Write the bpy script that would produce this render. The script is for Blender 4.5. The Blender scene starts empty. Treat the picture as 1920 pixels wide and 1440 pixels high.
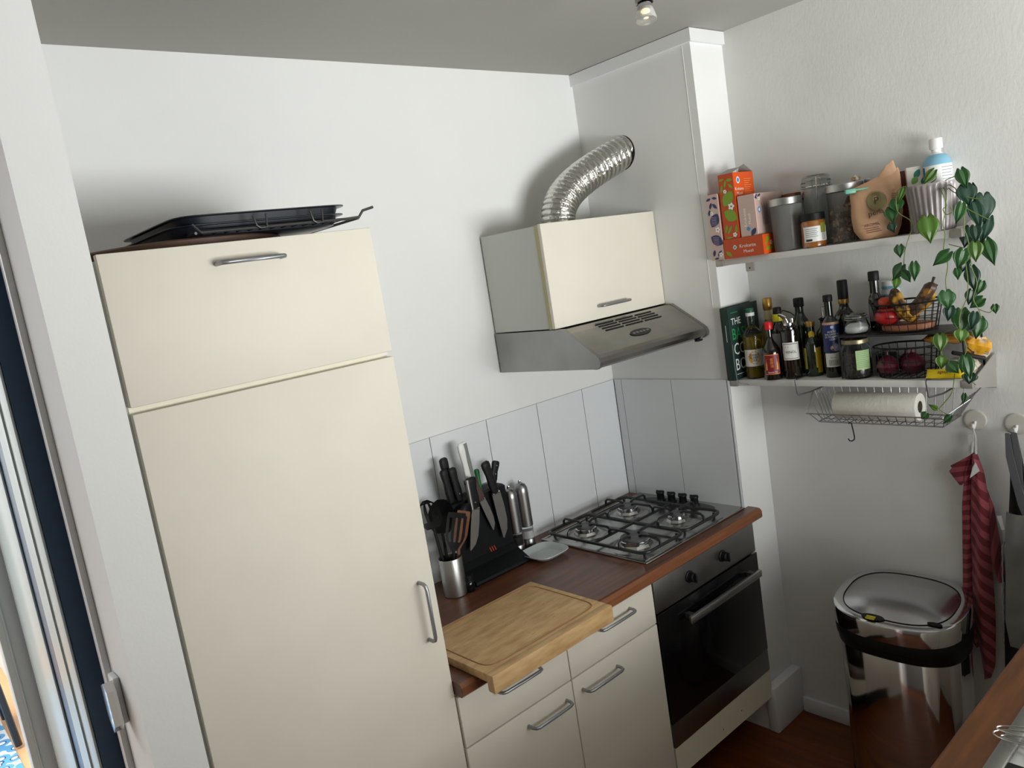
import bpy, bmesh, math, random
from mathutils import Vector, Matrix
random.seed(7)
S = bpy.context.scene
COL = S.collection
PI = math.pi
sin, cos = math.sin, math.cos
CAMROT = [[0.736701, 0.2119795, -0.6421342], [-0.6581304, 0.0065971, -0.7528751], [-0.1553579, 0.9772518, 0.1443703]]
CAMLOC = (-2.40659, -2.1759, 1.90451)
# ------------------------------------------------------------ materials
MATS = {}
def mat(name, col, rough=.5, metal=0., **k):
    if name in MATS: return MATS[name]
    m = bpy.data.materials.new(name); m.use_nodes = True
    nt = m.node_tree; b = nt.nodes['Principled BSDF']
    b.inputs['Base Color'].default_value = (*col, 1)
    b.inputs['Roughness'].default_value = rough
    b.inputs['Metallic'].default_value = metal
    if 'trans' in k: b.inputs['Transmission Weight'].default_value = k['trans']
    if 'ior' in k: b.inputs['IOR'].default_value = k['ior']
    if 'coat' in k: b.inputs['Coat Weight'].default_value = k['coat']; b.inputs['Coat Roughness'].default_value = .12
    if 'alpha' in k: b.inputs['Alpha'].default_value = k['alpha']
    if 'sheen' in k: b.inputs['Sheen Weight'].default_value = k['sheen']
    if 'spec' in k: b.inputs['Specular IOR Level'].default_value = k['spec']
    if 'sss' in k: b.inputs['Subsurface Weight'].default_value = k['sss']; b.inputs['Subsurface Scale'].default_value = .01
    if 'emit' in k: b.inputs['Emission Color'].default_value = (*k['emit'], 1); b.inputs['Emission Strength'].default_value = k.get('es', 1)
    N, Lk = nt.nodes, nt.links
    def coords(scale):
        tc = N.new('ShaderNodeTexCoord'); mp = N.new('ShaderNodeMapping')
        mp.inputs['Scale'].default_value = scale
        Lk.new(tc.outputs['Object'], mp.inputs['Vector']); return mp.outputs['Vector']
    if 'var' in k:      # (second colour, mapping scale, noise scale, contrast lo, hi)
        c2, sc, ns, lo, hi = k['var']
        n = N.new('ShaderNodeTexNoise'); n.inputs['Scale'].default_value = ns; n.inputs['Detail'].default_value = 6
        Lk.new(coords(sc), n.inputs['Vector'])
        r = N.new('ShaderNodeValToRGB'); r.color_ramp.elements[0].position = lo; r.color_ramp.elements[1].position = hi
        r.color_ramp.elements[0].color = (*col, 1); r.color_ramp.elements[1].color = (*c2, 1)
        Lk.new(n.outputs['Fac'], r.inputs['Fac']); Lk.new(r.outputs['Color'], b.inputs['Base Color'])
    if 'bump' in k:     # (mapping scale, noise scale, strength, distance)
        sc, ns, st, di = k['bump']
        n = N.new('ShaderNodeTexNoise'); n.inputs['Scale'].default_value = ns; n.inputs['Detail'].default_value = 4
        Lk.new(coords(sc), n.inputs['Vector'])
        bp = N.new('ShaderNodeBump'); bp.inputs['Strength'].default_value = st; bp.inputs['Distance'].default_value = di
        Lk.new(n.outputs['Fac'], bp.inputs['Height']); Lk.new(bp.outputs['Normal'], b.inputs['Normal'])
    if 'stripe' in k:   # (direction vector, frequency, second colour, duty)
        d, fr, c2, duty = k['stripe']
        tc = N.new('ShaderNodeTexCoord'); dp = N.new('ShaderNodeVectorMath'); dp.operation = 'DOT_PRODUCT'
        dp.inputs[1].default_value = d; Lk.new(tc.outputs['Object'], dp.inputs[0])
        mu = N.new('ShaderNodeMath'); mu.operation = 'MULTIPLY'; mu.inputs[1].default_value = fr
        Lk.new(dp.outputs['Value'], mu.inputs[0])
        f_ = N.new('ShaderNodeMath'); f_.operation = 'FRACT'; Lk.new(mu.outputs[0], f_.inputs[0])
        g = N.new('ShaderNodeMath'); g.operation = 'GREATER_THAN'; g.inputs[1].default_value = duty; Lk.new(f_.outputs[0], g.inputs[0])
        mx = N.new('ShaderNodeMix'); mx.data_type = 'RGBA'
        mx.inputs['A'].default_value = (*col, 1); mx.inputs['B'].default_value = (*c2, 1)
        Lk.new(g.outputs[0], mx.inputs['Factor']); Lk.new(mx.outputs['Result'], b.inputs['Base Color'])
    MATS[name] = m; return m
def srgb(r, g, b):
    f = lambda c: (c/255/12.92) if c/255 <= .04045 else ((c/255+.055)/1.055)**2.4
    return (f(r), f(g), f(b))
wallp = mat('white wall paint', (.80, .80, .785), .75, bump=((1, 1, 1), 160, .12, .002), var=((.77, .77, .755), (1, 1, 1), 2.2, .4, .7))
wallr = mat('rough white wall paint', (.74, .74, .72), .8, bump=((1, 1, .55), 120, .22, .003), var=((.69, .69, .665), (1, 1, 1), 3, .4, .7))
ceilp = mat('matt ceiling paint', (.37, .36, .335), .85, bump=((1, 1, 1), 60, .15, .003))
glossw = mat('gloss white woodwork', (.78, .78, .775), .35, bump=((1, 1, 1), 40, .08, .002))
tilem = mat('white tile panel', (.74, .76, .78), .22, bump=((1, 1, 1), 9, .05, .004))
grout = mat('grey joint', (.25, .25, .25), .8)
cream = mat('cream laminate', srgb(226, 220, 206), .6, var=(srgb(221, 215, 201), (1, 1, 1), 5, .4, .7))
cream2 = mat('cream laminate edge', srgb(226, 220, 200), .5)
creamin = mat('cream carcase panel', srgb(222, 222, 214), .5)
brass = mat('yellowed edge strip', srgb(176, 168, 128), .4)
handm = mat('grey satin metal', (.33, .34, .36), .36, .75)
wood = mat('red brown wood laminate', srgb(112, 68, 46), .34, var=(srgb(80, 47, 31), (1.2, 14, 14), 3.2, .3, .72), bump=((2, 40, 40), 10, .05, .001), coat=.08)
woodnose = mat('warm brown wood edge', srgb(142, 88, 54), .4, var=(srgb(108, 64, 38), (1.2, 14, 30), 3.2, .3, .72))
oak = mat('orange oak worktop', srgb(120, 70, 28), .45, var=(srgb(90, 50, 18), (1.5, 12, 12), 4.5, .3, .7))
board = mat('worn beech', srgb(210, 174, 124), .55, var=(srgb(176, 136, 88), (3, 12, 12), 4, .35, .75))
boardg = mat('beech groove', srgb(150, 108, 66), .6)
steel = mat('brushed steel', (.46, .46, .45), .36, 1., bump=((60, 1, 1), 12, .05, .0005))
steeld = mat('dull steel', (.36, .36, .355), .34, 1., var=((.27, .27, .265), (1, 1, 1), 5, .3, .7))
hobst = mat('hob steel', (.48, .48, .47), .27, 1., var=((.38, .375, .36), (1, 1, 1), 9, .35, .7))
chrome = mat('chrome', (.62, .62, .63), .09, 1.)
chromes = mat('satin chrome lid', (.50, .50, .52), .2, 1., bump=((1, 1, 1), 14, .04, .002))
blackp = mat('black plastic', (.006, .006, .007), .5, spec=.28)
blackg = mat('gloss black glass', (.004, .004, .005), .1, spec=.35)
blackm = mat('black enamel', (.014, .014, .016), .3)
blackc = mat('black cloth', (.012, .012, .013), .9)
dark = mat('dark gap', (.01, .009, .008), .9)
navy = mat('navy painted door', srgb(44, 74, 104), .35)
floorm = mat('orange wood floor', srgb(122, 60, 16), .45, var=(srgb(90, 40, 8), (10, 1.2, 1), 3, .3, .7), coat=.15)
foil = mat('crinkled aluminium foil', (.66, .65, .61), .22, 1., bump=((1, 1, 1), 70, .6, .007))
greyc = mat('dark grey plastic', (.06, .06, .065), .5)
white = mat('white plastic', (.78, .78, .77), .35)
paper = mat('white paper', (.78, .78, .76), .8)
ink = mat('black ink', (.02, .02, .02), .6)
inkw = mat('white ink', (.85, .85, .83), .6)
glass = mat('clear glass', (.95, .97, .96), .03, trans=1., ior=1.3)
glassg = mat('smoked canister plastic', (.50, .50, .49), .18, trans=.75, ior=1.15)
glassn = mat('clear smoked plastic', (.74, .73, .71), .04, trans=.95, ior=1.1)
# ------------------------------------------------------------ mesh builder
class MB:
    def __init__(s, M=None):
        s.v = []; s.f = []; s.mi = []; s.sm = []; s.M = M or Matrix.Identity(4)
    def at(s, x=0, y=0, z=0, rz=0, rx=0, ry=0, sc=1):
        s.M = Matrix.Translation((x, y, z)) @ Matrix.Rotation(rz, 4, 'Z') @ Matrix.Rotation(ry, 4, 'Y') @ Matrix.Rotation(rx, 4, 'X') @ Matrix.Scale(sc, 4); return s
    def add(s, vs, fs, m=0, smooth=False):
        o = len(s.v)
        s.v += [tuple(s.M @ Vector(v)) for v in vs]
        for f in fs: s.f.append([o+i for i in f]); s.mi.append(m); s.sm.append(smooth)
        return s
    def box(s, x0, x1, y0, y1, z0, z1, m=0, bev=0, seg=2):
        if x0 > x1: x0, x1 = x1, x0
        if y0 > y1: y0, y1 = y1, y0
        if z0 > z1: z0, z1 = z1, z0
        vs = [(x, y, z) for x in (x0, x1) for y in (y0, y1) for z in (z0, z1)]
        fs = [(0, 1, 3, 2), (4, 6, 7, 5), (0, 4, 5, 1), (2, 3, 7, 6), (0, 2, 6, 4), (1, 5, 7, 3)]
        if bev <= 0: return s.add(vs, fs, m)
        b = bmesh.new(); bv = [b.verts.new(v) for v in vs]
        for f in fs: b.faces.new([bv[i] for i in f])
        bmesh.ops.bevel(b, geom=b.edges[:], offset=bev, segments=seg, profile=.5, affect='EDGES')
        b.verts.index_update()
        s.add([tuple(v.co) for v in b.verts], [[v.index for v in f.verts] for f in b.faces], m, True); b.free(); return s
    def lathe(s, prof, n=32, m=0, a0=0, a1=2*PI, smooth=True, ax=1., ay=1.):
        full = abs(a1-a0-2*PI) < 1e-6; k = n if full else n+1
        vs = []; fs = []
        for (r, z) in prof:
            for i in range(k):
                a = a0+(a1-a0)*i/n; vs.append((r*cos(a)*ax, r*sin(a)*ay, z))
        for j in range(len(prof)-1):
            for i in range(n):
                i2 = (i+1) % k; a, b_, c, d = j*k+i, j*k+i2, (j+1)*k+i2, (j+1)*k+i
                if prof[j][0] < 1e-7: fs.append((a, c, d))
                elif prof[j+1][0] < 1e-7: fs.append((a, b_, c))
                else: fs.append((a, b_, c, d))
        return s.add(vs, fs, m, smooth)
    def tube(s, pts, r, n=8, m=0, closed=False, caps=True, smooth=True):
        P = [Vector(p) for p in pts]; R = r if isinstance(r, (list, tuple)) else [r]*len(P)
        k = len(P); vs = []; fs = []; up = None
        for i in range(k):
            if closed: t = (P[(i+1) % k]-P[i-1])
            else: t = P[min(i+1, k-1)]-P[max(i-1, 0)]
            if t.length < 1e-9: t = Vector((0, 0, 1))
            t.normalize()
            if up is None: up = Vector((0, 0, 1)) if abs(t.z) < .9 else Vector((1, 0, 0))
            a = t.cross(up)
            if a.length < 1e-6: a = t.orthogonal()
            a.normalize(); b_ = a.cross(t).normalized(); up = b_
            for j in range(n):
                th = 2*PI*j/n; vs.append(tuple(P[i]+(a*cos(th)+b_*sin(th))*R[i]))
        for i in range(k if closed else k-1):
            for j in range(n):
                i2 = (i+1) % k; j2 = (j+1) % n
                fs.append((i*n+j, i*n+j2, i2*n+j2, i2*n+j))
        if caps and not closed:
            fs.append(tuple(range(n))[::-1]); fs.append(tuple((k-1)*n+j for j in range(n)))
        return s.add(vs, fs, m, smooth)
    def rings(s, rings, m=0, smooth=True, cap=True):
        n = len(rings[0]); vs = [p for r in rings for p in r]; fs = []
        for i in range(len(rings)-1):
            for j in range(n): j2 = (j+1) % n; fs.append((i*n+j, i*n+j2, (i+1)*n+j2, (i+1)*n+j))
        if cap: fs.append(tuple(range(n))[::-1]); fs.append(tuple((len(rings)-1)*n+j for j in range(n)))
        return s.add(vs, fs, m, smooth)
    def prism(s, poly, a, b, axis='x', m=0, smooth=False):
        def P(u, v, w): return {'x': (w, u, v), 'y': (u, w, v), 'z': (u, v, w)}[axis]
        n = len(poly); vs = [P(u, v, a) for u, v in poly]+[P(u, v, b) for u, v in poly]
        fs = [tuple(range(n))[::-1], tuple(range(n, 2*n))]+[(i, (i+1) % n, n+(i+1) % n, n+i) for i in range(n)]
        return s.add(vs, fs, m, smooth)
    def grid(s, fn, nu, nv, m=0, smooth=True, mf=None):
        vs = [tuple(fn(i/nu, j/nv)) for j in range(nv+1) for i in range(nu+1)]
        for j in range(nv):
            for i in range(nu):
                pass
        fs = [(j*(nu+1)+i, j*(nu+1)+i+1, (j+1)*(nu+1)+i+1, (j+1)*(nu+1)+i) for j in range(nv) for i in range(nu)]
        o = len(s.f); s.add(vs, fs, m, smooth)
        if mf:
            for q in range(len(fs)): s.mi[o+q] = mf((q % nu+.5)/nu, (q//nu+.5)/nv)
        return s
    def sphere(s, c, r, m=0, n=16, sx=1, sy=1, sz=1):
        prof = [(r*sin(PI*i/(n//2+2)), -r*cos(PI*i/(n//2+2))) for i in range(n//2+3)]
        prof[0] = (0, -r); prof[-1] = (0, r)
        o = len(s.v); M0 = s.M.copy(); s.M = M0 @ Matrix.Translation(c) @ Matrix.Diagonal((sx, sy, sz, 1)); s.lathe(prof, n, m); s.M = M0; return s
    def text(s, txt, size, x, y, z, m=0, plane='xz', R=None, align='CENTER', ang=0, sx=1.):
        """lettering laid flat: plane xz faces -y; R bends it round a cylinder of radius R about the local z axis"""
        vs, fs = text_mesh(txt, size, align)
        out = []
        for (a, b) in vs:
            a, b = a*sx, b
            a, b = a*cos(ang)-b*sin(ang), a*sin(ang)+b*cos(ang)
            if R: t = (x+a)/R; out.append((R*sin(t), -R*cos(t), z+b))
            elif plane == 'xz': out.append((x+a, y, z+b))
            elif plane == 'yz': out.append((x, y-a, z+b))     # faces -x, reads towards -y
            elif plane == 'xy': out.append((x+a, y+b, z))
        return s.add(out, fs, m)
    def build(s, name, mats, parent=None, loc=None, rot=None, mods=None):
        me = bpy.data.meshes.new(name)
        V0 = s.v; off = Vector((0, 0, 0))
        me.from_pydata(V0, [], s.f); me.validate()
        if not isinstance(mats, (list, tuple)): mats = [mats]
        for q in mats: me.materials.append(q)
        if len(me.polygons) == len(s.f):
            me.polygons.foreach_set('material_index', s.mi); me.polygons.foreach_set('use_smooth', s.sm)
        bm = bmesh.new(); bm.from_mesh(me); bmesh.ops.recalc_face_normals(bm, faces=bm.faces[:])
        for e in bm.edges:
            if len(e.link_faces) == 2 and e.calc_face_angle(0) > .62: e.smooth = False
        bm.to_mesh(me); bm.free()
        o = bpy.data.objects.new(name, me); COL.objects.link(o)
        if parent: o.parent = parent
        if loc: o.location = loc
        if rot: o.rotation_euler = rot
        return o
_tc = {}
def text_mesh(txt, size, align):
    k = (txt, align)
    if k not in _tc:
        cu = bpy.data.curves.new('lettering', 'FONT'); cu.body = txt; cu.size = 1; cu.align_x = align; cu.resolution_u = 2
        o = bpy.data.objects.new('lettering', cu); COL.objects.link(o)
        bpy.context.view_layer.update()
        dg = bpy.context.evaluated_depsgraph_get(); me = o.evaluated_get(dg).to_mesh()
        vs = [(v.co.x, v.co.y) for v in me.vertices]; fs = [list(p.vertices) for p in me.polygons]
        o.evaluated_get(dg).to_mesh_clear()
        bpy.data.objects.remove(o); bpy.data.curves.remove(cu); _tc[k] = (vs, fs)
    vs, fs = _tc[k]
    return [(a*size, b*size) for a, b in vs], fs
def tag(o, label, cat, group=None, kind=None):
    if label: o['label'] = label
    if cat: o['category'] = cat
    if group: o['group'] = group
    if kind: o['kind'] = kind
    return o
def thing(name, label, cat, loc=(0, 0, 0), rz=0, group=None):
    o = bpy.data.objects.new(name, None); COL.objects.link(o); o.empty_display_size = .05
    o.location = loc; o.rotation_euler = (0, 0, rz)
    return tag(o, label, cat, group)
def struct(name, mb, m): o = mb.build(name, m); o['kind'] = 'structure'; return o
def copy_tree(src, loc, rz, label, group=None):
    r = src.copy(); COL.objects.link(r); r.location = loc; r.rotation_euler = (0, 0, rz); r['label'] = label
    if group: r['group'] = group
    for ch in list(src.children):
        c = ch.copy(); COL.objects.link(c); c.parent = r
        for g in list(ch.children):
            d = g.copy(); COL.objects.link(d); d.parent = c
    return r
def superell(a, b, e, n=48, cx=0, cy=0):
    out = []
    for i in range(n):
        t = 2*PI*i/n; c, s_ = cos(t), sin(t)
        out.append((cx+a*math.copysign(abs(c)**(2/e), c), cy+b*math.copysign(abs(s_)**(2/e), s_)))
    return out
def bow(x0, x1, y, z, out=.032, r=.0048, vertical=False):
    """bow handle on a front facing -y"""
    mb = MB()
    if not vertical:
        p = [(x0, y+.002, z), (x0, y-out*.6, z), (x0+.004, y-out*.88, z), (x0+.014, y-out, z), ((x0+x1)/2, y-out-.001, z), (x1-.014, y-out, z), (x1-.004, y-out*.88, z), (x1, y-out*.6, z), (x1, y+.002, z)]
    else:
        p = [(z, y+.002, x0), (z, y-out*.6, x0), (z, y-out*.88, x0+.004), (z, y-out, x0+.014), (z, y-out, (x0+x1)/2), (z, y-out, x1-.014), (z, y-out*.88, x1-.004), (z, y-out*.6, x1), (z, y+.002, x1)]
    return mb.tube(p, r, 10)

# ------------------------------------------------------------ the room
ZC = 2.61
ZT_ = 1.40
struct('floor', MB().box(-3.6, .5, -3.45, .0, -.06, 0), floorm)
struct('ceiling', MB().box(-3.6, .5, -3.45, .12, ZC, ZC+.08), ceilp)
struct('wall_back', MB().box(-2.02, .0, 0, .12, 0, ZC), wallp)
cm = MB().box(0, .5, -.557, .12, 0, ZC)
for yy in (-.523,): cm.box(-.0012, .0, yy-.002, yy, ZT_+.0, ZC-.05)
struct('wall_chimney', cm, wallp)
struct('wall_right', MB().box(.195, .5, -3.45, -.557, 0, ZC), wallr)
wallfar = mat('greyed unseen wall', (.40, .39, .37), .8)  # unseen walls, greyed in the colour to cut bounce light
struct('wall_left', MB().box(-3.6, -3.5, -3.45, -.58, 0, ZC), wallfar)
WX0, WX1, WZ0, WZ1 = -1.65, .14, .98, 1.9
struct('wall_front', MB().box(-3.6, WX0, -3.45, -3.32, 0, ZC).box(WX1, .195, -3.45, -3.32, 0, ZC).box(WX0, WX1, -3.45, -3.32, 0, WZ0).box(WX0, WX1, -3.45, -3.32, WZ1, ZC), wallfar)
w = MB()
for x in (WX0, (WX0+WX1)/2-.025, WX1-.05): w.box(x, x+.05, -3.42, -3.36, WZ0, WZ1)
w.box(WX0, WX1, -3.42, -3.36, WZ0, WZ0+.05).box(WX0, WX1, -3.42, -3.36, WZ1-.05, WZ1)
struct('window_1', w, glossw)
# partition between the doorway and the tall cupboard
struct('wall_partition', MB().box(-2.1, -2.003, -.58, -.372, 0, ZC).box(-2.08, -2.003, -.372, 0.0, 0, ZC), wallp)
struct('wall_doorway', MB().box(-3.5, -3.0, -.58, -.45, 0, ZC).box(-3.0, -2.1, -.58, -.45, 2.42, ZC), wallp)
# crown boards of the chimney breast, skirting
struct('trim_1', MB().box(-.012, 0, -.5571, 0, ZC-.045, ZC-.002).box(-.012, .205, -.569, -.557, ZC-.045, ZC-.002), glossw)
struct('baseboard_chimney', MB().box(-.008, .195, -.6, -.558, 0, .185, bev=.006), glossw)
struct('baseboard_right', MB().box(.178, .195, -2.3, -.6, 0, .062, bev=.004), glossw)
# tile panels on both walls
ZT = 1.389
t = MB()
t.box(-1.397, -.0065, -.004, 0, .9, ZT-.001, 1); t.box(-.004, 0, -.557, -.0045, .9, ZT-.001, 1)
xs = [-.0075, -.202]+[-.202-.2515*k for k in range(1, 5)]+[-1.397]
for a, b in zip(xs[:-1], xs[1:]): t.box(b+.0015, a-.0015, -.0075, -.004, .9, ZT, 0)
ys = [-.009, -.0475, -.299, -.548]
for a, b in zip(ys[:-1], ys[1:]): t.box(-.0075, -.004, b+.0015, a-.0015, .9, ZT, 0)
t.box(-.0075, -.004, -.557, -.551, .9, ZT, 0)
struct('trim_2', t, [tilem, grout])
# doorway frame and the room beyond it
struct('trim_3', MB().box(-2.113, -2.1, -.40, -.372, 0, 2.42, bev=.002).box(-2.1, -2.08, -.372, -.36, 0, 2.42), glossw)
d = thing('door_1', None, None); d['kind'] = 'structure'
MB().box(-2.146, -2.106, -.33, .40, .01, 2.35).build('door_leaf', navy, d)
MB().box(-2.152, -2.1465, -.325, -.10, .01, 2.35, bev=.002).box(-2.156, -2.1465, -.235, -.228, .01, 2.35).box(-2.152, -2.1465, .03, .40, .01, 2.35, bev=.002).build('door_facing', mat('pale grey door facing', srgb(190, 200, 198), .3), d)
struct('trim_5', MB().box(-2.207, -2.13, .42, .50, 0, ZC, bev=.003).box(-2.19, -2.186, .417, .42, 0, ZC), mat('shaded door post', srgb(196, 200, 200), .5))
k = thing('latch_keeper', 'small chrome and white latch keeper low on the doorway reveal', 'latch', (-2.1, -.44, 1.17))
MB().box(-.012, -.0005, -.022, .022, -.05, .05, bev=.003).build('latch_plate', white, k)
MB().prism([(-.03, -.045), (-.012, -.062), (.012, -.03), (.012, .035), (-.012, .045), (-.03, .03)], -.03, -.012, 'x').build('latch_cover', chrome, k)
struct('wall_hallway', MB().box(-2.0, -1.9, .14, 3.6, 0, ZC).box(-3.9, -1.9, 3.5, 3.6, 0, ZC).box(-3.9, -3.8, -.45, 3.6, 0, ZC), wallp)
struct('floor_hallway', MB().box(-3.9, -1.9, -.45, 3.6, -.06, -.001), mat('pale orange floorboards', srgb(226, 176, 128), .5))
struct('baseboard_hallway', MB().box(-3.8, -2.0, 3.485, 3.5, 0, .12), glossw)
rm = mat('blue carpet pattern', srgb(70, 140, 200), .9)
nt = rm.node_tree; bN = nt.nodes['Principled BSDF']; tc = nt.nodes.new('ShaderNodeTexCoord')
vo = nt.nodes.new('ShaderNodeTexVoronoi'); vo.inputs['Scale'].default_value = 16
rp = nt.nodes.new('ShaderNodeValToRGB'); rp.color_ramp.interpolation = 'CONSTANT'
rp.color_ramp.elements[0].color = (.85, .9, .95, 1); rp.color_ramp.elements[1].position = .25; rp.color_ramp.elements[1].color = (*srgb(36, 66, 120), 1)
e = rp.color_ramp.elements.new(.33); e.color = (*srgb(98, 170, 220), 1)
e = rp.color_ramp.elements.new(.62); e.color = (.8, .88, .95, 1)
nt.links.new(tc.outputs['Object'], vo.inputs['Vector']); nt.links.new(vo.outputs['Distance'], rp.inputs['Fac']); nt.links.new(rp.outputs['Color'], bN.inputs['Base Color'])
tag(MB().box(-3.4, -2.12, 1.2, 2.75, 0, .012, bev=.004).build('patterned_rug', rm), 'blue and white patterned rug on the floor of the room beyond the doorway', 'rug')
c = thing('dining_chair', 'black wooden chair standing on the blue rug beyond the doorway', 'chair', (-2.3, 2.45, .012))
MB().box(-.2, .2, -.2, .2, .43, .46, bev=.01).build('seat', blackm, c)
for sx in (-1, 1):
    for sy in (-1, 1): MB().tube([(sx*.17, sy*.17, .43), (sx*.2, sy*.2, 0)], .016, 8).build('leg', blackm, c)
MB().box(-.2, -.17, -.19, .19, .46, .9, bev=.01).build('backrest', blackm, c)
LEAVES=[(-0.02,-1.3051,1.9875,-0.028,-1.2775,1.9549,0.0222,2),(-0.0315,-1.3762,1.9755,-0.0395,-1.3914,1.9262,0.0288,1),(-0.0254,-1.3831,1.9313,-0.0334,-1.3915,1.8775,0.0419,0),(-0.0067,-1.3928,1.9314,-0.0147,-1.4018,1.8875,0.0174,0),(0.0446,-1.4032,1.8967,0.0366,-1.405,1.8212,0.0514,0),(-0.0739,-1.3872,1.8851,-0.0819,-1.3747,1.8351,0.0257,1),(0.012,-1.3876,1.8838,0.004,-1.4054,1.8107,0.0337,0),(0.0564,-1.4102,1.8335,0.0484,-1.3914,1.769,0.0281,0),(0.0247,-1.3697,1.8155,0.0167,-1.354,1.7634,0.0386,0),(-0.0174,-1.397,1.8195,-0.0254,-1.4008,1.7763,0.029,0),(-0.0375,-1.284,1.8612,-0.0455,-1.2917,1.7908,0.0464,2),(-0.0429,-1.3358,1.7598,-0.0509,-1.2946,1.7267,0.0281,1),(-0.0239,-1.3659,1.7587,-0.0319,-1.3518,1.7095,0.0353,1),(-0.063,-1.4091,1.7774,-0.071,-1.4111,1.728,0.0315,2),(0.0808,-1.3908,1.7719,0.0728,-1.4105,1.7015,0.0331,1),(-0.02,-1.2207,1.9529,-0.028,-1.2042,1.9122,0.0138,2),(-0.02,-1.196,1.9253,-0.028,-1.2068,1.8889,0.034,1),(-0.02,-1.1806,1.9033,-0.028,-1.188,1.8612,0.0326,1),(-0.049,-1.1907,1.8609,-0.057,-1.2008,1.8342,0.0231,0),(-0.0386,-1.2034,1.7938,-0.0466,-1.2069,1.7603,0.0247,1),(-0.0411,-1.2072,1.7364,-0.0491,-1.1815,1.6963,0.0294,1),(-0.0455,-1.2135,1.7177,-0.0535,-1.2321,1.6876,0.0216,1),(-0.0495,-1.2448,1.7395,-0.0575,-1.247,1.6898,0.0244,1),(-0.037,-1.1891,1.7004,-0.045,-1.1837,1.6689,0.0219,2),(-0.0429,-1.3198,1.6496,-0.0509,-1.3289,1.6003,0.0389,1),(-0.0392,-1.328,1.6062,-0.0472,-1.3226,1.5684,0.0285,0),(-0.0047,-1.3441,1.5893,-0.0127,-1.3425,1.5235,0.0422,1),(0.0845,-1.3568,1.5514,0.0765,-1.3488,1.4936,0.0417,1),(0.0761,-1.3729,1.6105,0.0681,-1.3406,1.5861,0.0275,1),(-0.0194,-1.3813,1.7079,-0.0274,-1.3892,1.6447,0.0324,0),(0.0815,-1.3727,1.6573,0.0735,-1.3605,1.621,0.0244,1),(0.0295,-1.4174,1.5958,0.0215,-1.4211,1.5728,0.0178,1),(-0.0576,-1.3581,1.7119,-0.0656,-1.363,1.6845,0.0176,1),(0.0222,-1.3542,1.7329,0.0142,-1.3447,1.6942,0.03,0),(-0.0435,-1.2959,1.5277,-0.0515,-1.2983,1.4811,0.0335,2),(-0.0406,-1.296,1.4636,-0.0486,-1.2966,1.4309,0.0291,2),(-0.0455,-1.3163,1.4456,-0.0535,-1.3424,1.4192,0.0304,1),(-0.035,-1.3555,1.4614,-0.043,-1.3677,1.3986,0.0315,1),(-0.0441,-1.3541,1.539,-0.0521,-1.352,1.5072,0.0328,2),(-0.035,-1.3647,1.4138,-0.043,-1.3628,1.3863,0.033,0),(-0.0082,-1.3788,1.5801,-0.0162,-1.3705,1.5365,0.0268,0),(-0.0083,-1.3749,1.6448,-0.0163,-1.3669,1.6061,0.0238,0),(-0.035,-1.3528,1.4614,-0.043,-1.347,1.4171,0.024,1),(0.105,-1.3653,1.7912,0.097,-1.3609,1.7469,0.0275,0),(-0.035,-1.2699,1.3089,-0.043,-1.2505,1.3247,0.0125,2),(-0.035,-1.2393,1.295,-0.043,-1.2276,1.2786,0.0205,1),(-0.035,-1.3047,1.2894,-0.043,-1.2859,1.2683,0.0185,1),(-0.035,-1.3457,1.355,-0.043,-1.3438,1.3272,0.0121,1)]
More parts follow.
